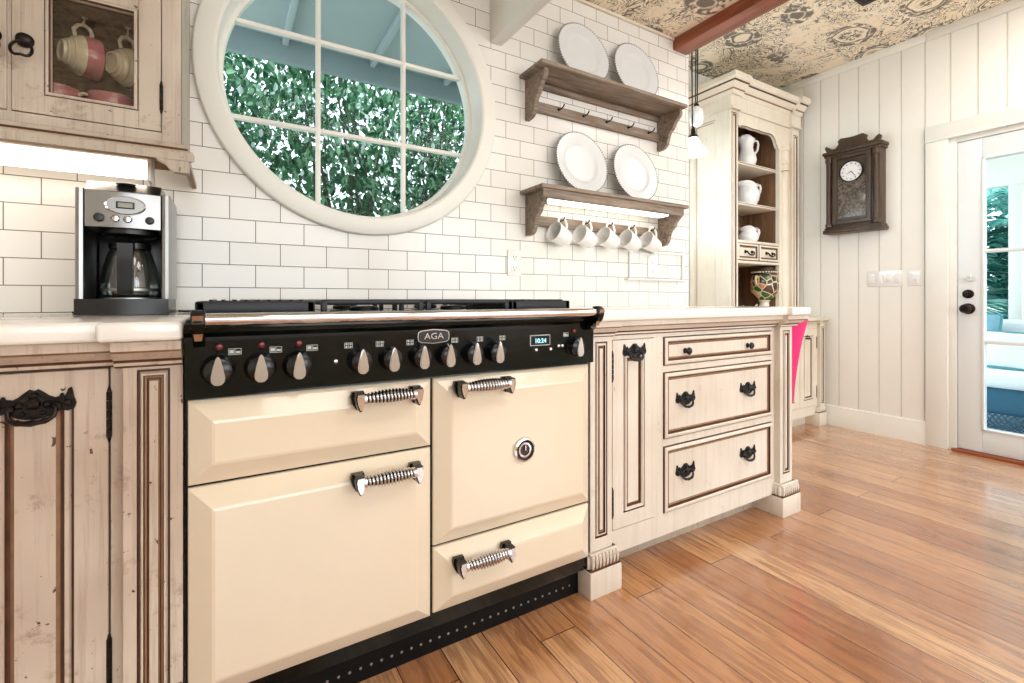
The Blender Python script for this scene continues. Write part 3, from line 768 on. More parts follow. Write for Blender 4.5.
# profile ring lists : 0 paint, 1 dark glaze, 2 soft glaze
DOORP = [(0, -.018, 0), (0, 0, 0), (.0015, .0015, 0), (.0500, .0015, 0), (.0520, -.004, 1), (.0548, -.003, 1), (.057, .0045, 0), (.0625, .0045, 0), (.065, -.002, 0), (.0675, -.007, 1), (.0712, -.0075, 1), (.0770, -.004, 2)]
DRAWP = [(0, -.018, 0), (0, .001, 1), (.0022, .003, 1), (.005, .0065, 0), (.0125, .0085, 0), (.0165, .005, 0), (.0190, -.002, 1), (.0222, -.002, 1), (.0260, .001, 2), (.0300, -.003, 2)]
PM = lambda p: [M[p], M['glaze'], M['glaze2']]

def pilaster(parent, x0, x1, z0, z1, y, pal, panel_top, panel_bot, foot=None, margin=.021):
    """shaft with a sunk panel; the panel spans panel_bot..panel_top"""
    mb = MB()
    mb.box(x0 + .0008, x1 - .0008, y + .0095, y + .07, z0 + .0005, z1 - .0005)
    mp = FY(y)
    w = margin
    # flat margins around the panel
    for (a, b, c, e) in ((x0, x0 + w, z0, z1), (x1 - w, x1, z0, z1), (x0 + w, x1 - w, z0, panel_bot), (x0 + w, x1 - w, panel_top, z1)): mb.box(a, b, y, y + .01, c, e)
    L = [(0, 0, 0), (.0012, -.005, 1), (.0040, -.005, 1), (.0068, .0015, 0), (.0100, .0015, 0), (.0118, -.005, 1), (.0150, -.006, 2), (.0175, -.005, 1), (.0195, -.001, 2)]
    L = [(q[0] * min(1, (x1 - x0 - 2 * w) / .046), q[1] + .001, q[2], q[0] * 1.2) for q in L]
    mb.rings((x0 + w, x1 - w, panel_bot, panel_top), L, mp, 0)
    return obj('pilaster', mb, PM(pal), parent, smooth=20)
def foot(parent, x0, x1, y0, y1, zt, zm, pal, leaf=True):
    mb = MB().box(x0, x1, y0, y1, 0, zt, 0, bev=.003)
    mb.box(x0 + .004, x1 - .004, y0 + .004, y1, zt, zt + .007, 1)
    mb.box(x0 + .008, x1 - .008, y0 + .010, y1, zt, zm, 0, bev=.006)
    h = (zm - zt)
    n = max(4, int((x1 - x0) / .0165)); 
    for k in range(n):
        a = x0 + .008 + (x1 - x0 - .016) * (k + .5) / n
        mb.ell((a, y0 + .010, zt + h * .5), ((x1 - x0) / n * .46, .012, h * .46), 8, 0)
        mb.ell((a + (x1 - x0) / n * .5, y0 + .007, zt + h * .36), (.0028, .008, h * .30), 6, 2)
    m = max(4, int((y1 - y0) / .0165))
    for sx in (x0 + .008, x1 - .008):
        for k in range(m):
            b = y0 + .012 + (y1 - y0 - .02) * (k + .5) / m
            mb.ell((sx, b, zt + h * .45), (.010, (y1 - y0) / m * .42, h * .44), 8)
    mb.box(x0 + .006, x1 - .006, y0 + .007, y1, zm - .006, zm, 0, bev=.002)
    return obj('foot', mb, PM(pal), parent)
COR = [(.046, .0), (.046, -.017), (.041, -.021, 2), (.036, -.023, 0), (.030, -.031, 0), (.020, -.036, 0), (.016, -.040, 1), (.014, -.042, 1), (.013, -.048, 0), (.002, -.053, 1)]
def cornice(mb, x0, x1, y, zt, k=1.0):
    prof = [(p[0] * k, zt + p[1]) + tuple(p[2:]) for p in COR]
    mb.mold([(q + (0,)) if len(q) == 2 else q for q in prof], x0, x1, FY(y), 0)

# ================================================================== LEFT BASE CABINET
LC = thing('base_cabinet', 'distressed tan base cabinet with ornate dark pull left of the cream range', 'cabinet', (-.5, 1.5, 0))
ZT = .893
mb = MB()
mb.box(-.95, -.078, 1.235, 1.80, .09, ZT)
FYL = 1.202
mb.box(-.95, -.172, FYL, 1.24, .842, ZT)               # top rail
mb.box(-.95, -.172, FYL, 1.24, .09, .165)
mb.box(-.197, -.170, FYL + .0007, 1.24, .1, .88); mb.box(-.438, -.414, FYL + .0007, 1.24, .1, .88); mb.box(-.95, -.66, FYL + .0007, 1.24, .1, .88)
obj('carcass', mb, PM('paint_l'), LC, smooth=0)
mb = MB(); cornice(mb, -.95, -.168, FYL, ZT); cornice(mb, -.186, -.0785, FYL - .028, ZT)
obj('cornice', mb, PM('paint_l'), LC)
pilaster(LC, -.1735, -.0785, .14, ZT - .04, 1.172, 'paint_l', .835, .18)
foot(LC, -.185, -.0785, 1.160, 1.25, .087, .143, 'paint_l')
obj('toe_kick', MB().box(-.95, -.185, 1.30, 1.32, 0, .09), M['paint_l'], LC)
def base_door(parent, x0, x1, z0, z1, y, pal, hw, pz, mat, side):
    d_ = obj('door', MB().rings((x0, x1, z0, z1), DOORP, FY(y), 0), PM(pal), parent, smooth=20)
    if hw: obj('door_pull', pull_mb(hw, FY(y - .001), (x0 + x1) / 2, pz), M[mat], d_)
    hx = x1 + .0015 if side > 0 else x0 - .0015
    for a, b in ((z1 - .135, z1 - .045), (z0 + .05, z0 + .14)): obj('hinge', hinge_mb(FY(y + .002), hx, a, b), M['bronze'], d_)
    return d_
base_door(LC, -.4105, -.2005, .168, .8385, FYL - .001, 'paint_l', .118, .776, 'bronze', 1)
base_door(LC, -.657, -.441, .168, .8385, FYL - .001, 'paint_l', .118, .776, 'bronze', -1)
mb = MB()
mb.box(-.95, -.0755, 1.138, 1.829, .894, .932, 0, bev=.008, seg=3)
mb.box(-.205, -.0755, 1.112, 1.20, .8945, .9315, 0, bev=.008, seg=3)
tag(obj('countertop', mb, M['counter']), 'short white stone countertop under the coffee maker', 'countertop')

# ================================================================== RIGHT DRAWER CABINET
RC = thing('base_cabinet', 'distressed cream cabinet with three drawers and narrow door right of the range', 'cabinet', (1.63, 1.5, 0))
FR = 1.212; ZR = .900
mb = MB().box(1.008, 2.235, 1.236, 1.80, .09, ZR)
mb.box(1.10, 1.1345, FR + .0007, 1.24, .1, ZR - .003); mb.box(1.3425, 1.3905, FR + .0007, 1.24, .1, ZR - .003); mb.box(2.096, 2.14, FR + .0007, 1.24, .1, ZR - .003)
mb.box(1.13, 2.10, FR, 1.24, .833, ZR); mb.box(1.13, 2.10, FR, 1.24, .092, .172)
mb.box(1.389, 2.099, FR + .0003, 1.24, .700, .7235); mb.box(1.389, 2.099, FR + .0003, 1.24, .423, .449)
obj('carcass', mb, M['paint'], RC, smooth=0)
mb = MB(); cornice(mb, 1.10, 2.125, FR, ZR, .95); cornice(mb, 1.004, 1.114, FR - .024, ZR, .95)
prof = [(p[0] * .95, ZR + p[1]) + tuple(p[2:]) for p in COR]; prof = [(q + (0,)) if len(q) == 2 else q for q in prof]
mb.mold(prof, 2.112, 2.235, FY(FR - .024), 0, ret1='miter'); mb.mold(prof, FR - .024, 1.80, lambda a, b, d: (2.235 + d, a, b), 0, ret0='miter')
obj('cornice', mb, PM('paint'), RC)
pilaster(RC, 1.014, 1.108, .14, ZR - .04, 1.184, 'paint', .832, .185)
pilaster(RC, 2.119, 2.214, .14, ZR - .04, 1.184, 'paint', .832, .185)
foot(RC, .9995, 1.1362, 1.1655, 1.31, .087, .143, 'paint'); foot(RC, 2.1055, 2.251, 1.1635, 1.33, .087, .143, 'paint')
obj('toe_kick', MB().box(1.13, 2.11, 1.305, 1.325, 0, .095), M['paint_u'], RC)  # darker taupe than the cabinet, painting in the shade of the recess
mb = MB().rings((1.25, 1.78, .15, .85), DOORP, lambda a, b, d: (2.236 + d, a, b), 0); obj('side_panel', mb, PM('paint'), RC, smooth=20)
base_door(RC, 1.1365, 1.3405, .1745, .8305, FR - .001, 'paint', .115, .785, 'pewter', -1)
for (z0, z1) in ((.7255, .831), (.4510, .698), (.1740, .421)):
    d_ = obj('drawer', MB().rings((1.3925, 2.0945, z0, z1), DRAWP, FY(FR - .002), 0), PM('paint'), RC, smooth=20)
    for x in (1.515, 1.918):
        if z1 > .8: obj('drawer_knob', knob_mb(.0145, FY(FR + .001), x, (z0 + z1) / 2 - .004), M['pewter'], d_)
        else: obj('drawer_pull', pull_mb(.112, FY(FR + .001), x, (z0 + z1) / 2 + .012), M['pewter'], d_)
def rounded_slab(x0, x1, y0, y1, z0, z1, r, er=.009):
    pl = [(x0, y1), (x0, y0)]
    pl += [(x1 - r + r * math.sin(t), y0 + r - r * math.cos(t)) for t in [PI / 2 * k / 8 for k in range(9)]] + [(x1, y1)]
    bm = bmesh.new(); vv = [bm.verts.new((x, y, z0)) for x, y in pl]; f = bm.faces.new(vv)
    g = bmesh.ops.extrude_face_region(bm, geom=[f]); bmesh.ops.translate(bm, verts=[v for v in g['geom'] if isinstance(v, bmesh.types.BMVert)], vec=(0, 0, z1 - z0))
    hor = [e_ for e_ in bm.edges if abs(e_.verts[0].co.z - e_.verts[1].co.z) < 1e-6]
    bmesh.ops.bevel(bm, geom=hor, offset=er, segments=4, profile=.5, affect='EDGES')
    return MB().bmm(bm)
mb = rounded_slab(1.006, 2.285, 1.142, 1.829, .901, .938, .05)
q = rounded_slab(2.10, 2.287, 1.120, 1.30, .9015, .9375, .05); mb.add(q.v, q.f, q.m)
q = rounded_slab(1.006, 1.125, 1.120, 1.30, .9015, .9375, .012); mb.add(q.v, q.f, q.m)
tag(obj('countertop', mb, M['counter']), 'long white stone countertop with rounded corner on the drawer cabinet', 'countertop')

# ================================================================== UPPER LEFT CABINET
UC = thing('wall_cabinet', 'distressed taupe wall cabinet with glass door above the coffee maker', 'cabinet', (-.5, 1.66, 1.38))
UF, UX = 1.505, -.104
mb = MB()
mb.box(UX - .016, UX, UF + .002, 1.829, 1.378, 2.35)                # right side
mb.box(-1.1, UX - .016, 1.815, 1.829, 1.378, 2.35, 1)          # back
mb.box(-1.1, UX - .016, UF + .01, 1.815, 1.42, 1.440, 1)        # bottom
mb.box(-1.1, UX - .016, UF + .03, 1.815, 1.715, 1.730, 1)        # shelf carrying the hooks
mb.box(-1.1, UX - .016, UF + .01, 1.815, 2.33, 2.35, 1)
mb.box(-.4245 - .004, -.4245 + .002, UF + .004, UF + .05, 1.4, 2.33)
obj('carcass', mb, [M['paint_u'], M['inw']], UC, smooth=0)
mb = MB().box(-.1455, UX, UF, UF + .02, 1.372, 2.35, 0, bev=.002).box(-1.1, -.1455, UF, UF + .02, 1.372, 1.4025, 0).box(-1.1, -.1455, UF, UF + .02, 2.3, 2.35, 0)
obj('face_frame', mb, PM('paint_u'), UC)
VAL = [(0, 1.380, 0), (.006, 1.378, 1), (.008, 1.372, 0), (.014, 1.366, 0), (.016, 1.360, 1), (.026, 1.354, 0), (.030, 1.346, 0), (.030, 1.330, 0), (.012, 1.328, 2), (.0, 1.336, 0)]
mb = MB().mold(VAL, -1.1, UX, FY(UF), 0, ret0=True, ret1='miter')
mb.mold(VAL, UF, 1.828, lambda a, b, d: (UX + d * .6, a, b), 0, ret0='miter', ret1=True)
fo = [(-.100, 1.332), (-.086, 1.332), (-.086, 1.300), (-.118, 1.300), (-.128, 1.308), (-.136, 1.320), (-.160, 1.332)]
mb.prism(fo, FY(UF), 0, .028, 0)
mb.prism([(UF + .0005, 1.331), (UF + .0005, 1.3005), (UF + .008, 1.3005), (UF + .018, 1.318), (UF + .03, 1.331)], lambda a, b, d: (UX + d, a, b), .0, .0175, 0)
obj('valance', mb, PM('paint_u'), UC)
def glass_door(x0, x1, hs, lab):
    y = UF - .001; gl = (x0 + .055, x1 - .046, 1.449, 1.703)
    mb = MB().box(x0, gl[0], y - .0, y + .020, 1.405, 2.296, 0, bev=.002).box(gl[1], x1, y, y + .020, 1.405, 2.296, 0, bev=.002)
    mb.box(gl[0], gl[1], y, y + .020, 1.405, gl[2], 0).box(gl[0], gl[1], y, y + .020, gl[3], gl[3] + .05, 0).box(gl[0], gl[1], y, y + .02, 2.24, 2.296, 0)
    for (zb, zt_) in ((gl[2], gl[3]), (gl[3] + .05, 2.24)):
        r_ = MB().rings((gl[0], gl[1], zb, zt_), [(0, .001, 0), (.0015, .003, 1), (.004, .005, 0), (.008, .004, 0), (.010, -.004, 1), (.0105, -.016, 0)], FY(y), 0)
        k = 5 * 4; r_.f = r_.f[:-1]; r_.m = r_.m[:-1]; mb.add(r_.v, r_.f, r_.m)
    d_ = obj('door', mb, PM('paint_u'), UC, smooth=20)
    obj('pane', MB().box(gl[0] + .002, gl[1] - .002, y + .012, y + .0135, gl[2] + .002, gl[3] - .002).box(gl[0] + .002, gl[1] - .002, y + .012, y + .0135, gl[3] + .052, 2.238), M['cabglass'], d_)
    kx = x0 + .023 if hs > 0 else x1 - .023
    kz = 1.567
    mb = MB().lathe([(.0, .0), (.016, .0), (.0165, .003), (.012, .007), (.010, .012), (.013, .014), (.006, .018), (0, .018)], (kx, y, kz), '-y', 20)
    pts = []
    for k in range(25):
        t = 2 * PI * k / 24; pts.append((kx + .018 * math.sin(t), y - .020 - .006 * (1 - math.cos(t)), kz - .010 - .020 * (1 - math.cos(t)) + (.006 * math.exp(-((t - PI) / .5) ** 2))))
    mb.tube(pts[:-1], .0032, 8, closed=True)
    obj('ring_pull', mb, M['bronze'], d_)
    hx = x1 + .001 if hs > 0 else x0 - .001
    for a, b in ((1.46, 1.525), (2.18, 2.245)): obj('hinge', hinge_mb(FY(y + .001), hx, a, b, .004), M['bronze'], d_)
glass_door(-.421, -.147, 1, ''); glass_door(-.704, -.4285, -1, '')
# hooks and cups
def cup_parts(t):
    out = [(.0, .004), (.020, .004), (.021, .0), (.024, .0), (.025, .006), (.030, .012), (.040, .026), (.045, .034)]
    mb = MB().lathe(out + [(.0455, .036)], n=32, cap=False)
    mb.lathe([(.0255, .006), (.029, .008), (.0285, .012)], n=32, cap=False); mb.lathe([(.034, .017), (.0365, .018), (.036, .022)], n=32, cap=False)
    obj('lower_band', mb, M['ivory'], t, local=True)
    mb = MB().lathe([(.0452, .035), (.0475, .046), (.048, .060), (.0475, .066), (.0465, .066), (.0455, .058), (.0440, .042), (.036, .022), (.0, .010)], n=32, cap=False)
    obj('bowl', mb, M['pinkc'], t, local=True)
    mb = MB().lathe([(.0472, .0655), (.0478, .068), (.0465, .068), (.0460, .0655)], n=32, cap=False); obj('gilt_rim', mb, M['glaze'], t, local=True)
    pts = [(.0445, 0, .054), (.056, 0, .060), (.068, 0, .056), (.074, 0, .046), (.070, 0, .034), (.058, 0, .026), (.042, 0, .028)]
    sm = []
    for i in range(len(pts) - 1):
        for q in (0, .5): sm.append(Vector(pts[i]).lerp(Vector(pts[i + 1]), q))
    sm.append(Vector(pts[-1])); obj('handle', MB().tube(sm, .0042, 8), M['ivory'], t, local=True)
def hang(loc, axis, up):
    """rotation taking local z -> axis, local x -> up (as close as can be)"""
    z = Vector(axis).normalized(); x = Vector(up); x = (x - z * x.dot(z)).normalized(); y = z.cross(x)
    m = Matrix((x, y, z)).transposed(); return m.to_euler()
CL = 'pink and cream teacups in the glass cabinet'
CUPY = 1.64
c0 = thing('teacup', 'pink banded cream teacup hanging by its handle on the left hook in the cabinet', 'cup', (0, 0, 0), group=CL)
cup_parts(c0)
def place_cup(c, hookx, hookz, ax):
    e_ = hang(None, ax, (0, 0, 1)); m = e_.to_matrix()
    hp = m @ (Vector((.0715, 0, .046)) * 1.12)
    c.scale = (1.12,) * 3; c.rotation_euler = e_; c.location = Vector((hookx, CUPY, hookz)) - hp
place_cup(c0, -.322, 1.6905, (.88, .46, .04))
c1 = dup(c0, (0, 0, 0), 'pale pink banded cream teacup hanging on the right hook in the cabinet'); place_cup(c1, -.233, 1.684, (.74, .66, .10))
dup(c0, (-.374, 1.62, 1.4405), 'pink teacup standing below the left hanging cup in the glass cabinet', (0, 0, -.35)).scale = (1.1, 1.1, 1.0)
dup(c0, (-.262, 1.62, 1.4405), 'pink teacup standing below the right hanging cup in the glass cabinet', (0, 0, .1)).scale = (1.1, 1.1, 1.0)
for i, (x, z, side) in enumerate(((-.322, 1.692, 'left'), (-.233, 1.686, 'right'))):
    pts = [(x, CUPY, 1.7155), (x, CUPY, z + .010), (x, CUPY - .004, z - .0), (x, CUPY - .008, z - .006), (x, CUPY - .013, z - .003), (x, CUPY - .014, z + .004)]
    mb = MB().tube(pts, .0022, 8).lathe([(.006, 0), (.006, .002), (.002, .004)], (x, CUPY, 1.7115), 'z', 12)
    tag(obj('cup_hook', mb, M['hook']), 'small white screw hook holding the %s hanging teacup' % side, 'hook', 'cup hooks in the glass cabinet')
# fluorescent light under the cabinet
FL = thing('under_cabinet_light', 'glowing fluorescent strip light under the taupe wall cabinet', 'light', (-.55, 1.62, 1.33))
obj('housing', MB().box(-1.05, -.178, 1.60, 1.66, 1.348, 1.378, bev=.004).box(-.186, -.176, 1.59, 1.665, 1.292, 1.378, bev=.003), M['white'], FL)
obj('tube', MB().lathe([(.0, 0), (.020, 0), (.022, .006), (.022, .86), (.020, .866), (0, .866)], (-1.052, 1.618, 1.322), 'x', 24), M['tube'], FL)

# ================================================================== WALL SHELVES
def shelf(zt, x0, x1, label, lit):
    t = thing('wall_shelf', label, 'shelf', ((x0 + x1) / 2, YW, zt))
    mb = MB().box(x0, x1, 1.645, YW - .001, zt - .018, zt, bev=.005)
    obj('shelf_board', mb, M['shelfw'], t)
    br = [(YW - .001, zt - .019), (1.675, zt - .019), (1.672, zt - .040), (1.678, zt - .055), (1.695, zt - .070), (1.712, zt - .088), (1.716, zt - .102), (1.726, zt - .112), (1.742, zt - .126), (1.752, zt - .145), (1.757, zt - .170), (1.768, zt - .190), (1.785, zt - .201), (1.806, zt - .204), (YW - .001, zt - .204)]
    for xx in (x0 + .033, x1 - .032): obj('bracket', MB().prism(br, lambda a, b, d: (d, a, b), xx, xx + .021, 0), M['shelfw'], t)
    a, b = x0 + .054, x1 - .032
    obj('back_rail', MB().box(a, b, YW - .020, YW - .001, zt - .044, zt - .0185, bev=.002), M['shelfw'], t)
    obj('peg_rail', MB().box(a, b, YW - .022, YW - .001, zt - .156, zt - .108, bev=.003), M['shelfw'], t)
    if lit:
        obj('apron', MB().box(x0 + .012, x1 - .030, 1.654, 1.672, zt - .058, zt - .0185, bev=.002), M['shelfw'], t)
    for i in range(5):
        px = x0 + .210 + i * .1515
        z = zt - .123
        mb = MB().tube([(px, YW - .021, z), (px, YW - .034, z - .003), (px, YW - .052, z - .002), (px, YW - .062, z + .004), (px, YW - .066, z + .012)], [.0035, .0032, .003, .003, .0035], 8)
        mb.lathe([(.007, 0), (.007, .002), (.003, .004)], (px, YW - .022, z), '-y', 12)
        obj('peg_hook', mb, M['bronze'], t)
    return t
shelf(2.000, 1.142, 2.080, 'upper weathered wooden wall shelf with five empty hooks', False)
shelf(1.469, 1.144, 2.088, 'lower weathered wooden wall shelf with white mugs hanging under it', True)
sl = thing('shelf_light', 'glowing strip light fixed beneath the lower wooden wall shelf', 'light', (1.6, 1.72, 1.45))
obj('housing', MB().box(1.24, 2.00, 1.695, 1.760, 1.437, 1.4505, bev=.003), M['white'], sl)
obj('diffuser', MB().box(1.25, 1.99, 1.692, 1.765, 1.408, 1.437, bev=.008), M['ledstrip'], sl)
# plates leaning on the wall
def plate(loc, label):
    t = thing('plate', label, 'plate', loc, group='beaded plates leaning on the wall shelves')
    R0 = .154
    mb = MB().lathe([(0, .008), (.085, .008), (.094, .010), (.102, .016), (.108, .018), (.150, .026), (R0, .0265), (R0, .0235), (.150, .022), (.108, .013), (.098, .006), (.085, .002), (0, .002)], n=64)
    obj('dish', mb, M['plate'], t, local=True)
    mb = MB()
    for k in range(76):
        a = 2 * PI * k / 76; mb.ell((R0 * math.cos(a), R0 * math.sin(a), .0255), (.0042,) * 3, 8)
    obj('beaded_rim', mb, M['beadk'], t, local=True)
    return t
p0 = plate((0, 0, 0), 'left beaded grey white plate leaning on the upper wooden shelf')
def lean(o, x, z):
    th = .19; o.rotation_euler = (PI / 2 - th, 0, 0)
    # local z -> towards the room ; bottom edge on the shelf
    o.location = (x, YW - .005 - .154 * math.sin(th) - .002, z + .1585 * math.cos(th) + .0045)
lean(p0, 1.478, 2.0)
for x, z, lab in ((1.832, 2.0, 'right beaded grey white plate leaning on the upper wooden shelf'), (1.466, 1.469, 'left beaded grey white plate on the lower shelf above the mugs'), (1.826, 1.469, 'right beaded grey white plate on the lower shelf above the mugs')):
    lean(dup(p0, (0, 0, 0), lab), x, z)
# mugs
def mug_parts(t):
    mb = MB().lathe([(0, 0), (.026, 0), (.029, .002), (.033, .010), (.039, .045), (.0425, .080), (.0435, .088), (.0425, .089), (.0405, .087), (.037, .046), (.031, .012), (.026, .006), (0, .006)], n=40)
    obj('cup_body', mb, M['china'], t, local=True)
    c = [(.0395, .072), (.050, .080), (.064, .080), (.073, .070), (.074, .055), (.068, .040), (.054, .028), (.0365, .026)]
    pts = []
    for i in range(len(c) - 1):
        for q in (0, .33, .66): pts.append((c[i][0] + (c[i + 1][0] - c[i][0]) * q, 0, c[i][1] + (c[i + 1][1] - c[i][1]) * q))
    pts.append((c[-1][0], 0, c[-1][1]))
    obj('handle', MB().tube(pts, .0052, 10), M['china'], t, local=True)
m0 = thing('mug', 'first white mug from the left hanging under the lower shelf', 'mug', group='white mugs hanging under the lower shelf')
mug_parts(m0)
for i in range(5):
    lab = ['first', 'second', 'third', 'fourth', 'fifth'][i] + ' white mug from the left hanging under the lower shelf'
    m = m0 if i == 0 else dup(m0, (0, 0, 0), lab)
    e_ = hang(None, (-.92, -.10 + .02 * i, .36 - .03 * (i % 2)), (0, 0, 1)); m.rotation_euler = e_; m.scale = (1.12,) * 3
    hp = e_.to_matrix() @ (Vector((.069, 0, .056)) * 1.12)
    m.location = Vector((1.144 + .210 + i * .1515, YW - .056, 1.469 - .1235 + .002)) - hp

# ================================================================== OUTLETS AND SWITCHES
def outlet(x, z, label):
    t = thing('outlet', label, 'outlet', (x, YW, z))
    obj('cover_plate', MB().box(x - .036, x + .036, YW - .006, YW - .0002, z - .059, z + .059, bev=.003), M['china'], t)
    for s in (-1, 1):
        mb = MB().box(x - .017, x + .017, YW - .008, YW - .004, z + s * .024 - .014, z + s * .024 + .014, 0, bev=.004)
        for q in (-.0065, .0065): mb.box(x + q - .0012, x + q + .0012, YW - .0085, YW - .006, z + s * .024 - .001, z + s * .024 + .008, 1)
        mb.lathe([(.0026, 0), (.0026, .0006)], (x, YW - .008, z + s * .024 - .007), '-y', 10, 1)
        obj('receptacle', mb, [M['china'], M['gap']], t)
    return t
outlet(1.115, 1.137, 'white duplex outlet on the tiles left of the hanging mugs')
outlet(2.010, 1.150, 'white duplex outlet on the tiles below the fifth mug')
pg = thing('plug', 'small pale plug with cord above the outlet below the fifth mug', 'plug', (2.01, YW - .01, 1.235))
mb = MB().box(1.99, 2.03, YW - .030, YW - .001, 1.222, 1.248, bev=.005); obj('plug_body', mb, M['china'], pg)
obj('prong_cover', MB().ell((1.985, YW - .024, 1.232), (.010, .012, .007), 10).ell((2.02, YW - .032, 1.243), (.012, .008, .006), 10), M['beadk'], pg)
hd = thing('wall_rack', 'slim white rack with a ledge mounted on tiles around the outlet', 'rack', (2.04, 1.80, 1.06))
obj('top_rail', MB().box(1.832, 2.252, 1.822, 1.829, 1.225, 1.229, bev=.001), M['china'], hd)
obj('ledge', MB().box(1.80, 2.285, 1.80, 1.829, 1.075, 1.083, bev=.002), M['china'], hd)
for x in (1.832, 2.252): obj('end_post', MB().box(x - .003, x + .003, 1.818, 1.829, 1.082, 1.225, bev=.001), M['china'], hd)
def wall_plate(y0, y1, z0, z1, n, label, kind):
    t = thing('light_switch', label, 'switch', (XR, (y0 + y1) / 2, (z0 + z1) / 2))
    obj('cover_plate', MB().box(XR - .006, XR - .0002, y0, y1, z0, z1, bev=.0025), M['china'], t)
    for k in range(n):
        c = y0 + (y1 - y0) * (k + .5) / n
        mb = MB().box(XR - .0085, XR - .004, c - .0165, c + .0165, (z0 + z1) / 2 - .033, (z0 + z1) / 2 + .033, bev=.002)
        obj('rocker', mb, M['white'], t)
        if kind or k == 1: obj('dimmer_bar', MB().box(XR - .011, XR - .007, c - .012, c + .012, (z0 + z1) / 2 - .012, (z0 + z1) / 2 - .004, bev=.001), M['china'], t)
    return t
wall_plate(1.390, 1.600, 1.062, 1.172, 4, 'wide white switch plate with four rockers below the clock', False)
wall_plate(1.284, 1.362, 1.062, 1.165, 1, 'single white dimmer switch plate next to the door casing', True)

# ================================================================== COFFEE MAKER
CM = thing('coffee_maker', 'stainless and black drip coffee maker on the left white countertop', 'coffee maker', (-.228, 1.66, .9335), (0, 0, 0))
a0, a1 = -.330, -.1345; yf, yb = 1.575, 1.775; zb = .9335
bm_ = bmesh.new(); n = 12
mb = MB()
def bowed(x0, x1, y0, y1, z0, z1, bow, m=0, k=12):
    top = [(x0 + (x1 - x0) * i / k, y0 - bow * math.sin(PI * i / k)) for i in range(k + 1)] + [(x1, y1), (x0, y1)]
    return MB().prism(top, lambda a, b, d: (a, b, d), z0, z1, m)
q = bowed(a0 + .002, a1 - .002, yf - .008, yb, zb, zb + .041, .012); obj('base', q, M['plastic'], CM, smooth=25)
obj('warming_plate', MB().lathe([(0, 0), (.066, 0), (.066, .003), (.06, .0045), (0, .0045)], (-.228, 1.645, zb + .041), 'z', 40), M['steel'], CM)
obj('rear_housing', MB().box(a0 + .022, a1 - .022, 1.715, yb, zb + .041, zb + .232, bev=.004), M['plastic'], CM)
for x0_, x1_, lab in ((a0, a0 + .020, 'l'), (a1 - .020, a1, 'r')):
    mb = MB().prism([(x0_, yb - .004), (x0_, yf + .012), (x0_ + .003, yf + .003), (x0_ + .010, yf), (x1_ - .003, yf + .003), (x1_, yf + .012), (x1_, yb - .004)], lambda a, b, d: (a, b, d), zb + .041, zb + .322, 0)
    obj('side_column', mb, M['steel'], CM, smooth=40)
q = bowed(a0 + .0205, a1 - .0205, yf + .002, yb, zb + .226, zb + .318, .010)
hdg = obj('brew_head', q, [M['steel']], CM, smooth=25)
q = bowed(a0 + .0205, a1 - .0205, yf - .002, yb, zb + .318, zb + .346, .012)
q.v = [(x, y + (.030 if z > zb + .33 and y < 1.65 else 0), z) for x, y, z in q.v]
obj('lid', q, M['steel'], CM, smooth=30)
obj('lid_latch', MB().ell((-.228, yf + .004, zb + .341), (.022, .012, .004), 16), M['plastic'], CM)
yb0 = yf - .0085
mb = MB()
mb.lathe([(.041, 0), (.043, .002), (.041, .004), (.038, .003)], (-.2275, yb0, zb + .283), '-y', 40, 0, (1, .56), cap=False)
mb.lathe([(0, .0005), (.039, .0005), (.039, .003), (0, .003)], (-.2275, yb0, zb + .283), '-y', 40, 3, (1, .56))
mb.box(-.246, -.208, yb0 - .0052, yb0, zb + .2745, zb + .2925, 1, bev=.001).box(-.242, -.212, yb0 - .0060, yb0, zb + .2775, zb + .2895, 2)
mb.lathe([(.011, 0), (.011, .004), (.009, .010), (0, .011)], (-.281, yb0 + .004, zb + .249), '-y', 20, 1)
mb.lathe([(.010, 0), (.010, .004), (.008, .010), (0, .011)], (-.177, yb0 + .004, zb + .2485), '-y', 20, 1)
for x in (-.2475, -.2225): mb.lathe([(.0095, 0), (.0095, .003), (.007, .006), (0, .0065)], (x, yb0, zb + .248), '-y', 20, 0)
obj('console', mb, [M['chrome'], M['plastic'], M['lcd'], M['steel']], hdg)
obj('filter_basket', MB().lathe([(.062, 0), (.062, -.012), (.05, -.018), (0, -.018)], (-.228, 1.648, zb + .2255), 'z', 32), M['plastic'], CM)
CF = thing('carafe', 'glass coffee carafe with black handle inside the coffee maker', 'carafe', (-.228, 1.645, zb + .0458))
cz = zb + .0458
prof = [(0, 0), (.054, 0), (.061, .006), (.064, .02), (.063, .045), (.058, .08), (.049, .115), (.042, .132), (.040, .140)]
mb = MB().lathe(prof, (-.228, 1.645, cz), 'z', 40, cap=False); obj('glass_body', mb, M['carafe'], CF)
obj('band', MB().lathe([(.0645, .016), (.0655, .017), (.0655, .023), (.0645, .024)], (-.228, 1.645, cz), 'z', 40, cap=False), M['steel'], CF)
obj('collar', MB().lathe([(.043, .130), (.046, .131), (.046, .145), (.040, .150), (.03, .154), (0, .155)], (-.228, 1.645, cz), 'z', 40), M['plastic'], CF)
hp = [(1.602, .148), (1.575, .150), (1.562, .140), (1.560, .02), (1.566, .008), (1.578, .008), (1.580, .02), (1.580, .118), (1.602, .130)]
obj('handle', MB().prism(hp, lambda a, b, d: (d, a, cz + b), -.244, -.212, 0), M['plastic'], CF, smooth=30)
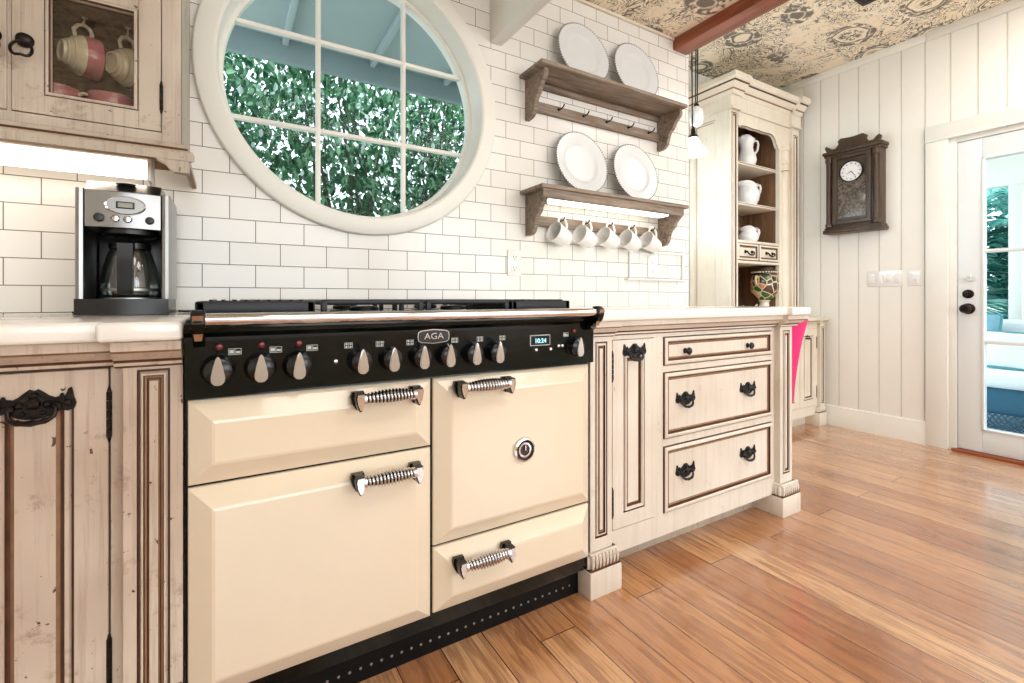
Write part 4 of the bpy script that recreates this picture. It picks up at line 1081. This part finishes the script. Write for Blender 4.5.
for pts, lab in (([(-.128, 1.765, .9375), (-.115, 1.78, .936), (-.100, 1.775, .936), (-.088, 1.782, .937)], 'short black power cord behind the right side of the coffee maker'), ([(-.335, 1.765, .9365), (-.349, 1.772, .938), (-.352, 1.765, .941), (-.340, 1.757, .938), (-.362, 1.762, .936), (-.372, 1.77, .936)], 'coiled black cord on the counter left of the coffee maker')):
    tag(obj('power_cord', MB().tube(pts, .0035, 8), M['cord']), lab, 'cord')

# ================================================================== PENDANT LAMP
PX, PYY = 2.615, 2.03
PL = thing('pendant_lamp', 'lit milk glass pendant lamp with counterweight hanging beside the hutch', 'lamp', (PX, PYY, 2.75))
obj('shade', MB().lathe([(.026, .0), (.032, -.012), (.046, -.040), (.066, -.075), (.086, -.105), (.090, -.112), (.086, -.112), (.062, -.075), (.040, -.035), (.024, -.006)], (PX, PYY, 2.034), 'z', 40, cap=False), M['milk'], PL)
obj('socket', MB().lathe([(.006, .070), (.010, .060), (.014, .050), (.016, .020), (.030, .008), (.030, -.004), (0, -.004)], (PX, PYY, 2.034), 'z', 24), M['bronze'], PL)
obj('bulb', MB().ell((PX, PYY, 1.985), (.028, .028, .036), 16), M['milk'], PL)
obj('counterweight', MB().lathe([(0, .004), (.018, 0), (.040, .012), (.046, .04), (.046, .075), (.043, .10), (.030, .122), (.018, .130), (0, .132)], (PX + .045, PYY + .01, 2.118), 'z', 28), M['china'], PL)
obj('counterweight_cap', MB().lathe([(.012, 0), (.018, .004), (.016, .016), (.006, .026), (0, .027)], (PX + .045, PYY + .01, 2.247), 'z', 20), M['bronze'], PL)
for dx, z0 in ((-.008, 2.10), (.036, 2.27), (.054, 2.27)): obj('cord', MB().tube([(PX + dx, PYY + (.01 if dx > 0 else 0), z0), (PX + dx, PYY + .005, 2.745)], .0042, 8), M['cord'], PL)
obj('ceiling_canopy', MB().lathe([(.0, -.035), (.03, -.032), (.055, -.01), (.06, 0), (0, 0)], (PX + .02, PYY + .005, 2.7499), 'z', 28), M['bronze'], PL)

# ================================================================== HUTCH
H = thing('hutch', 'tall antique cream hutch with open shelves in the far corner', 'hutch', (3.5, 2.15, 0))
HY, HX0, HX1 = 2.07, 3.066, 3.932
mp = FY(HY)
mb = MB().box(HX0 + .012, HX0 + .03, HY + .02, 2.41, .83, 2.44).box(HX1 - .02, HX1, HY + .02, 2.41, .83, 2.44).box(HX0 + .012, HX1, HY + .02, 2.41, 2.40, 2.44)
mb.box(HX0 + .03, HX1 - .02, 2.385, 2.41, .83, 2.40, 1); mb.box(HX0 + .0301, HX0 + .036, HY + .02, 2.385, .83, 2.40, 1); mb.box(HX1 - .03, HX1 - .0201, HY + .02, 2.385, .83, 2.40, 1)
mb.box(3.695, 3.72, HY + .025, 2.385, .83, 2.40, 1)
obj('carcass', mb, [M['paint_h'], M['inw']], H, smooth=0)
SP = [(0, -.012, 0), (0, 0, 0), (.045, 0, 0), (.047, -.003, 1), (.052, .004, 0), (.060, .002, 0), (.064, -.003, 2), (.10, .001, 0)]
obj('side_panel', MB().rings((HY + .071, 2.41, .835, 2.335), SP, FX(HX0), 0), PM('paint_h'), H, smooth=20)
pilaster(H, HX0, 3.160, .835, 2.34, HY, 'paint_h', 2.315, .86, margin=.018)
mb = MB().box(3.692, 3.932, HY + .001, HY + .03, .835, 2.34)
obj('right_stile', mb, M['paint_h'], H)
pilaster(H, 3.835, 3.935, .835, 2.34, HY - .02, 'paint_h', 2.28, .86, margin=.02)
col = [(.040, .835), (.040, .90), (.034, .91), (.030, .93), (.030, 1.96), (.034, 1.965), (.034, 1.985), (.028, 1.99), (.028, 2.03), (.036, 2.035), (.040, 2.05), (.032, 2.06), (.032, 2.13), (.04, 2.14), (.04, 2.17)]
mb = MB().lathe(col, (3.755, HY, 0), 'z', 20)
for z in (1.975, 2.045): mb.lathe([(.036, z - .003), (.0365, z), (.036, z + .003)], (3.755, HY, 0), 'z', 20, 1, cap=False)
obj('column', mb, PM('paint_h'), H)
arch = [(3.155, 2.345), (3.155, 2.232)] + [(3.20 + .07 * k, 2.232 + .004 * (k % 2)) for k in range(6)] + [(3.58, 2.236), (3.61, 2.226), (3.635, 2.200), (3.65, 2.168), (3.668, 2.150), (3.695, 2.148), (3.695, 2.345)]
obj('arched_header', MB().prism(arch, mp, -.022, 0, 0).prism([(a, b - .0) for a, b in arch[2:13]] + [(a, b + .006) for a, b in arch[2:13]][::-1], mp, 0, .0015, 1), PM('paint_h'), H)
mb = MB().box(HX0 - .004, HX1 + .004, HY - .004, HY + .03, 2.338, 2.44).box(HX0 - .004, HX0 + .03, HY + .03, 2.41, 2.338, 2.44)
mb.box(3.82, 3.945, HY - .03, HY, 2.339, 2.439).box(HX0 - .0075, 3.175, HY - .014, HY + .02, 2.339, 2.439)
obj('frieze', mb, M['paint_h'], H)
CRN = [(.004, 2.330, 0), (.012, 2.332, 0), (.014, 2.342, 0), (.004, 2.346, 2)]
CR2 = [(.004, 2.432, 1), (.010, 2.436, 0), (.014, 2.446, 0), (.022, 2.456, 0), (.026, 2.466, 2), (.040, 2.478, 0), (.056, 2.496, 0), (.062, 2.506, 1), (.074, 2.512, 0), (.080, 2.524, 0), (.080, 2.550, 0), (-.02, 2.551, 0)]
mb = MB()
for P_ in (CRN, CR2):
    mb.mold(P_, 3.17, HX1, FY(HY), 0, ret0=True, ret1=True); mb.mold(P_, HY - .018, 2.41, FX(HX0), 0, ret0='miter', ret1=True)
    mb.mold(P_, HX0, 3.18, FY(HY - .018), 0, ret0='miter', ret1=True)
    mb.mold(P_, 3.825, 3.940, FY(HY - .03), 0)
mb.box(HX0 + .02, HX1, HY + .02, 2.41, 2.50, 2.55)
obj('crown_moulding', mb, PM('paint_h'), H, smooth=25)
for z in (1.987, 1.690): obj('shelf', MB().box(HX0 + .036, 3.695, HY + .022, 2.385, z - .022, z, 0, bev=.004).box(HX0 + .036, 3.695, HY + .0205, HY + .0225, z - .012, z - .008, 1), PM('inw') if False else [M['paint_h'], M['glaze']], H)
obj('shelf', MB().box(3.155, 3.6945, HY + .002, 2.385, 1.385, 1.405, bev=.004), M['paint_h'], H)
obj('shelf', MB().box(3.155, 3.6945, HY + .002, 2.385, 1.235, 1.255, bev=.004), M['paint_h'], H)
for a, b in ((3.165, 3.422), (3.432, 3.690)):
    d_ = obj('small_drawer', MB().rings((a, b, 1.259, 1.382), DRAWP, FY(HY + .008), 0), PM('paint_h'), H, smooth=20)
    m2 = MB(); cx_ = (a + b) / 2 + .01
    for s in (-1, 1): m2.lathe([(.013, 0), (.013, .004), (.006, .010), (.006, .018), (.0, .020)], (cx_ + s * .040, HY + .010, 1.322), '-y', 14)
    m2.tube([(cx_ + .040 * math.cos(t), HY - .008 - .01 * math.sin(t), 1.322 - .026 * math.sin(t)) for t in [PI * k / 12 for k in range(13)]], .0055, 8)
    obj('bail_pull', m2, M['bronze'], d_)
# base
BY = 1.895
mb = MB().box(3.03, 3.945, BY + .02, 2.41, .09, .79)
for a, b in ((3.031, 3.075), (3.345, 3.375), (3.628, 3.650)): mb.box(a, b, BY + .0007, BY + .03, .1, .785)
mb.box(3.885, 3.899, BY + .0007, BY + .03, .1, .785); mb.box(3.03, 3.90, BY, BY + .03, .745, .79).box(3.03, 3.90, BY, BY + .03, .085, .155)
obj('base_carcass', mb, M['paint_h'], H, smooth=0)
HT = [(0, .790, 0), (.012, .788, 1), (.016, .796, 0), (.030, .802, 0), (.034, .808, 2), (.036, .814, 0), (.036, .832, 0), (-.02, .833, 0)]
mb = MB().box(3.02, 3.958, BY - .002, 2.41, .80, .8325)
mb.mold(HT, 3.03, 3.89, FY(BY), 0); mb.mold(HT, 3.878, 3.962, FY(BY - .018), 0)
obj('base_top', mb, [M['paint_h'], M['glaze'], M['glaze2']], H)
for a, b, kx in ((3.0775, 3.3435, 3.32), (3.3765, 3.6265, 3.40), (3.6515, 3.8835, 3.79)):
    d_ = obj('door', MB().rings((a, b, .158, .743), DOORP, FY(BY - .001), 0), PM('paint_h'), H, smooth=20)
    if b > 3.7:
        obj('rosette_pull', pull_mb(.07, FY(BY + .001), a + .10, .685), M['bronze'], d_)
        for zz in ((.22, .30), (.60, .68)): obj('hinge', hinge_mb(FY(BY + .002), b + .001, *zz), M['bronze'], d_)
pilaster(H, 3.898, 3.958, .14, .80, BY - .025, 'paint_h', .76, .17, margin=.012)
foot(H, 3.862, 3.966, 1.858, 1.97, .10, .145, 'paint_h')
obj('toe_kick', MB().box(3.03, 3.87, 1.965, 1.985, 0, .09), M['paint_h'], H)

# ---- pitchers and urn
def pitcher(prof, loc, rotz, label, mouth, hd_, n=40):
    t = thing('pitcher', label, 'pitcher', loc, (0, 0, rotz))
    mb = MB().lathe(prof, n=n, cap=False); zt = prof[-1][1]; z0 = zt * .72
    out = []
    for x, y, z in mb.v:
        if z > z0:
            k = (z - z0) / (zt - z0); a = math.atan2(y, x); s = max(0, math.cos(a - PI)) ** 3; r = math.hypot(x, y)
            x -= s * k * k * mouth; z += k * k * (s * mouth * .7 + .014 * math.cos(3 * a) * (1 if mouth else 0))
        out.append((x, y, z))
    mb.v = out; inner = [(p[0] * .94, p[1], p[2]) for p in []]
    b = obj('body', mb, M['china'], t, local=True)
    sol = b.modifiers.new('wall', 'SOLIDIFY'); sol.thickness = .004; sol.offset = -1
    sm = []
    for i in range(len(hd_) - 1):
        for q in (0, .34, .67): sm.append((hd_[i][0] + (hd_[i + 1][0] - hd_[i][0]) * q, 0, hd_[i][1] + (hd_[i + 1][1] - hd_[i][1]) * q))
    sm.append((hd_[-1][0], 0, hd_[-1][1]))
    obj('handle', MB().tube(sm, .0085, 10), M['china'], t, local=True)
    return t
pitcher([(0, .004), (.045, 0), (.050, .004), (.062, .03), (.070, .06), (.066, .09), (.050, .13), (.044, .16), (.050, .20), (.058, .225), (.062, .235)], (3.465, 2.20, 1.987), -.35, 'tall white china pitcher on the top hutch shelf', .022,
        [(.052, .205), (.075, .225), (.098, .222), (.106, .195), (.096, .15), (.072, .118), (.056, .11)])
pitcher([(0, .004), (.052, 0), (.058, .006), (.066, .02), (.080, .05), (.088, .085), (.086, .11), (.074, .135), (.066, .15), (.070, .165), (.078, .178)], (3.475, 2.20, 1.690), -.35, 'wide white china pitcher with loop handle on the middle hutch shelf', .03,
        [(.074, .15), (.092, .175), (.112, .176), (.120, .155), (.114, .12), (.100, .098), (.084, .092)])
pitcher([(0, .004), (.042, 0), (.048, .006), (.064, .022), (.072, .046), (.070, .066), (.056, .084), (.052, .094), (.058, .106), (.066, .114)], (3.46, 2.18, 1.405), -.35, 'small squat white creamer above the small hutch drawers', .018,
        [(.056, .098), (.074, .112), (.092, .106), (.096, .084), (.088, .062), (.070, .050)])
U = thing('urn', 'painted green and orange pedestal urn in the lower opening of the hutch', 'urn', (3.60, 2.13, .833))
ux, uy, uz = 3.640, 2.16, .8335
us = lambda L: [(p[0] * 1.06, p[1] * 1.1) + tuple(p[2:]) for p in L]
obj('pedestal', MB().lathe(us([(0, 0), (.062, 0), (.064, .02), (.050, .045), (.036, .06), (.032, .10), (.040, .115), (.046, .12), (0, .12)]), (ux, uy, uz), 'z', 36), M['ivory'], U)
obj('body', MB().lathe(us([(.030, .118), (.060, .135), (.086, .17), (.098, .21), (.096, .25), (.086, .285), (.076, .298), (0, .298)]), (ux, uy, uz), 'z', 40), M['vase'], U)
mb = MB().lathe(us([(.078, .298), (.084, .302), (.084, .308), (.078, .312), (.082, .322), (.086, .328), (.082, .336), (.06, .340), (.058, .35), (.04, .358), (0, .36)]), (ux, uy, uz), 'z', 36)
for k in range(28):
    a = 2 * PI * k / 28; mb.ell((ux + .089 * math.cos(a), uy + .089 * math.sin(a), uz + .35), (.008, .008, .007), 8, 1)
obj('lid', mb, [plain('urn_dark_glaze', srgb(74, 58, 46), .25), M['ivory']], U)
for s in (-1, 1): obj('handle', MB().tube([(ux + s * .085, uy, uz + 0.314), (ux + s * .112, uy, uz + 0.319), (ux + s * .118, uy, uz + 0.292), (ux + s * .106, uy, uz + 0.259), (ux + s * .094, uy, uz + 0.253)], .007, 8), M['ivory'], U)
tag(obj('cord', MB().tube([(3.20, 2.11, .842), (3.30, 2.12, .92), (3.36, 2.13, .88), (3.43, 2.12, .90), (3.49, 2.13, .93), (3.50, 2.15, .86), (3.50, 2.15, .838)], .006, 8), M['hook']), 'thin white cord curled beside the painted urn in the hutch', 'cord')

# ================================================================== WALL CLOCK
K = thing('wall_clock', 'dark carved wooden case clock hanging on the boarded wall', 'clock', (XR, 1.66, 1.78))
Y0, Y1 = 1.475, 1.845; cxx = XR - .10
mb = MB().box(cxx, XR - .001, Y0 + .012, Y1 - .012, 1.490, 2.06, bev=.004)
mb.box(cxx - .014, XR - .001, Y0 - .006, Y1 + .006, 1.464, 1.492, bev=.006).box(cxx - .006, XR - .001, Y0 + .002, Y1 - .002, 1.490, 1.508, bev=.005)
obj('case', mb, M['clockw'], K)
mb = MB().box(cxx - .016, XR - .001, Y0 - .008, Y1 + .008, 2.058, 2.082, bev=.006).box(cxx - .006, XR - .001, Y0, Y1, 2.040, 2.060, bev=.005)
obj('cornice', mb, M['clockw'], K)
cr = [(-.165, 2.082), (-.180, 2.118), (-.170, 2.132), (-.150, 2.118), (-.135, 2.100), (-.105, 2.100), (-.085, 2.128), (-.092, 2.150), (-.070, 2.166), (-.02, 2.160), (.02, 2.160), (.070, 2.166), (.092, 2.150), (.085, 2.128), (.105, 2.100), (.135, 2.100), (.150, 2.118), (.170, 2.132), (.180, 2.118), (.165, 2.082)]
obj('crest', MB().prism([(1.66 + a, b - .002) for a, b in cr], FX(cxx), -.028, .004, 0), M['clockw'], K)
for y in (Y0 + .034, Y1 - .034):
    mb = MB().lathe([(.020, 1.510), (.024, 1.515), (.024, 1.535), (.017, 1.545), (.016, 1.99), (.023, 2.0), (.026, 2.02), (.022, 2.03), (.026, 2.04)], (cxx, y, 0), 'z', 18); obj('column', mb, M['clockw'], K)
mb = MB().rings((Y0 + .062, Y1 - .062, 1.525, 2.035), [(0, 0, 0), (0, .014, 0), (.004, .018, 0), (.024, .018, 0), (.028, .012, 0), (.030, .004, 0)], FX(cxx), 0)
dr = obj('door', mb, M['clockw'], K, smooth=20)
t = NT('etched_clock_glass'); nz = t.noise(60, t.coord((1, 1, 1)), detail=4)
t.base(t.ramp(nz, [(.4, srgb(58, 48, 38)), (.62, srgb(120, 110, 98))])); t.set(Roughness=.12); M['etched'] = t.mat
obj('glass_panel', MB().box(cxx - .0055, cxx - .003, Y0 + .096, Y1 - .096, 1.575, 1.855), M['etched'], dr)
dc = (cxx - .004, 1.66, 1.905)
mb = MB().lathe([(0, 0), (.070, 0), (.070, .006), (0, .006)], dc, '-x', 40, 0); mb.lathe([(.069, .004), (.076, .006), (.076, .012), (.070, .012)], dc, '-x', 40, 1, cap=False)
for k in range(12):
    a = 2 * PI * k / 12; c, s = math.sin(a), math.cos(a)
    mb.tube([(dc[0] - .0065, 1.66 + c * .050, 1.905 + s * .050), (dc[0] - .0065, 1.66 + c * .062, 1.905 + s * .062)], .0022, 5, 1)
for a, l in ((2.1, .034), (-2.5, .048)): mb.tube([(dc[0] - .0075, 1.66, 1.905), (dc[0] - .0075, 1.66 + math.sin(a) * l, 1.905 + math.cos(a) * l)], [.0026, .0012], 6, 1)
obj('dial', mb, [M['china'], M['blackm']], K)

# ================================================================== PINK CHAIR, VENT
ch = thing('chair', 'bright pink upholstered chair with dark legs behind the drawer cabinet', 'chair', (2.615, 1.585, 0), (0, 0, 3.69))
vs = []; fs = []; n = 40; lev = [(.38, .16), (.40, .172), (.50, .180), (.60, .190), (.70, .203), (.78, .217), (.84, .230), (.885, .240), (.895, .234)]
mb = MB()
for side, off in ((0, 0), (1, -.04)):
    for i, (z, r) in enumerate(lev):
        for k in range(n + 1):
            t = -PI * .80 + 2 * PI * .80 * k / n
            drop = .24 * max(0, abs(t) / PI - .38) ** 1.2 * (z - .4) / .53 * 2.2
            vs.append(((r + off) * math.cos(t), (r + off) * math.sin(t), z - drop))
m_ = len(lev)
for side in (0, 1):
    o = side * m_ * (n + 1)
    for i in range(m_ - 1):
        for k in range(n): fs.append((o + i * (n + 1) + k, o + i * (n + 1) + k + 1, o + (i + 1) * (n + 1) + k + 1, o + (i + 1) * (n + 1) + k))
q = m_ * (n + 1)
for k in range(n):
    for i in (0, m_ - 1): fs.append((i * (n + 1) + k, i * (n + 1) + k + 1, q + i * (n + 1) + k + 1, q + i * (n + 1) + k))
for i in range(m_ - 1):
    for k in (0, n): fs.append((i * (n + 1) + k, (i + 1) * (n + 1) + k, q + (i + 1) * (n + 1) + k, q + i * (n + 1) + k))
mb.add(vs, fs); obj('backrest', mb, M['pink'], ch, local=True)
obj('seat', MB().lathe([(0, .36), (.14, .36), (.15, .38), (.15, .44), (.14, .47), (.08, .485), (0, .487)], (0, 0, 0), 'z', 36), M['pink'], ch, local=True)
for k in range(4):
    a = PI / 4 + k * PI / 2; c, s = math.cos(a), math.sin(a)
    obj('leg', MB().tube([(.12 * c, .12 * s, .37), (.145 * c, .145 * s, .18), (.17 * c, .17 * s, .0)], [.02, .016, .011], 10), M['leg'], ch, local=True)
vt = thing('ceiling_vent', 'small dark slotted vent set in the patterned ceiling', 'vent', (3.12, 1.17, 2.75))
obj('frame', MB().box(2.95, 3.29, 1.0, 1.015, 2.742, 2.7499).box(2.95, 3.29, 1.325, 1.34, 2.742, 2.7499).box(2.95, 2.965, 1.015, 1.325, 2.742, 2.7499).box(3.275, 3.29, 1.015, 1.325, 2.742, 2.7499), M['vent'], vt)
sl_ = MB()
for k in range(12): sl_.box(2.968 + k * .0255, 2.968 + k * .0255 + .016, 1.015, 1.325, 2.738, 2.7495)
obj('louver', sl_, M['vent'], vt)

# ================================================================== LIGHT
wd = bpy.data.worlds.new('sky'); SC.world = wd; wd.use_nodes = True
N = wd.node_tree.nodes; L = wd.node_tree.links; bg = N['Background']
tcw = N.new('ShaderNodeTexCoord'); sp = N.new('ShaderNodeSeparateXYZ'); L.new(tcw.outputs['Generated'], sp.inputs[0])
rp = N.new('ShaderNodeValToRGB'); L.new(sp.outputs[2], rp.inputs[0])
rp.color_ramp.elements[0].position = 0; rp.color_ramp.elements[0].color = (.92, .96, 1, 1); rp.color_ramp.elements[1].position = 1; rp.color_ramp.elements[1].color = (.60, .78, 1, 1)
L.new(rp.outputs[0], bg.inputs[0]); bg.inputs[1].default_value = 2.8
def area(name, loc, tgt, sx, sy, power, col=(1, 1, 1)):
    l = bpy.data.lights.new(name, 'AREA'); l.shape = 'RECTANGLE'; l.size = sx; l.size_y = sy; l.energy = power; l.color = col
    o = bpy.data.objects.new(name, l); COL.objects.link(o); o.location = loc
    o.rotation_euler = (Vector(tgt) - Vector(loc)).to_track_quat('-Z', 'Y').to_euler(); return o
sun = bpy.data.lights.new('sun', 'SUN'); sun.energy = 3.2; sun.angle = .02; sun.color = (1, .97, .92)
so = bpy.data.objects.new('sun', sun); COL.objects.link(so); so.rotation_euler = Vector((-.25, -.18, -1)).to_track_quat('-Z', 'Y').to_euler()
area('window_light', (1.3, -3.1, 1.6), (1.2, 1.8, 1.9), 3.2, 2.0, 26, (1, .98, .96))
area('window_light', (3.6, -3.1, 1.5), (3.5, 2.0, 1.8), 2.0, 2.2, 22, (.93, .97, 1))
area('ceiling_lamp', (1.3, -.2, 2.44), (1.3, .1, 0), 2.2, 1.0, 27, (1, .96, .91))
area('ceiling_lamp', (3.1, .4, 2.72), (3.1, .4, 0), 1.0, 1.0, 15, (1, .97, .93))
def point(name, loc, e, r, col=(1, .9, .78)):
    l = bpy.data.lights.new(name, 'POINT'); l.energy = e; l.shadow_soft_size = r; l.color = col
    o = bpy.data.objects.new(name, l); COL.objects.link(o); o.location = loc
area('alcove_fill_light', (2.33, 2.15, 1.65), (3.07, 2.22, 1.6), 1.5, .40, 8.5, (.60, .82, 1))  # daylight fill added for the hutch side; no alcove window is modelled
point('pendant_bulb', (PX, PYY, 1.93), 1.5, .04)

# ================================================================== CAMERA
cam = bpy.data.cameras.new('camera'); co = bpy.data.objects.new('camera', cam); COL.objects.link(co)
co.location = (0, 0, .975); co.rotation_euler = (PI / 2, 0, -math.radians(31.13))
cam.sensor_width = 36; cam.lens = 470.8 / 1024 * 36; cam.shift_y = -(341.5 - 298.7) / 1024; cam.clip_start = .02
SC.camera = co
SC.view_settings.view_transform = 'Standard'; SC.view_settings.look = 'None'
SC.view_settings.gamma = 1; SC.view_settings.exposure = .38; SC.view_settings.use_curve_mapping = False
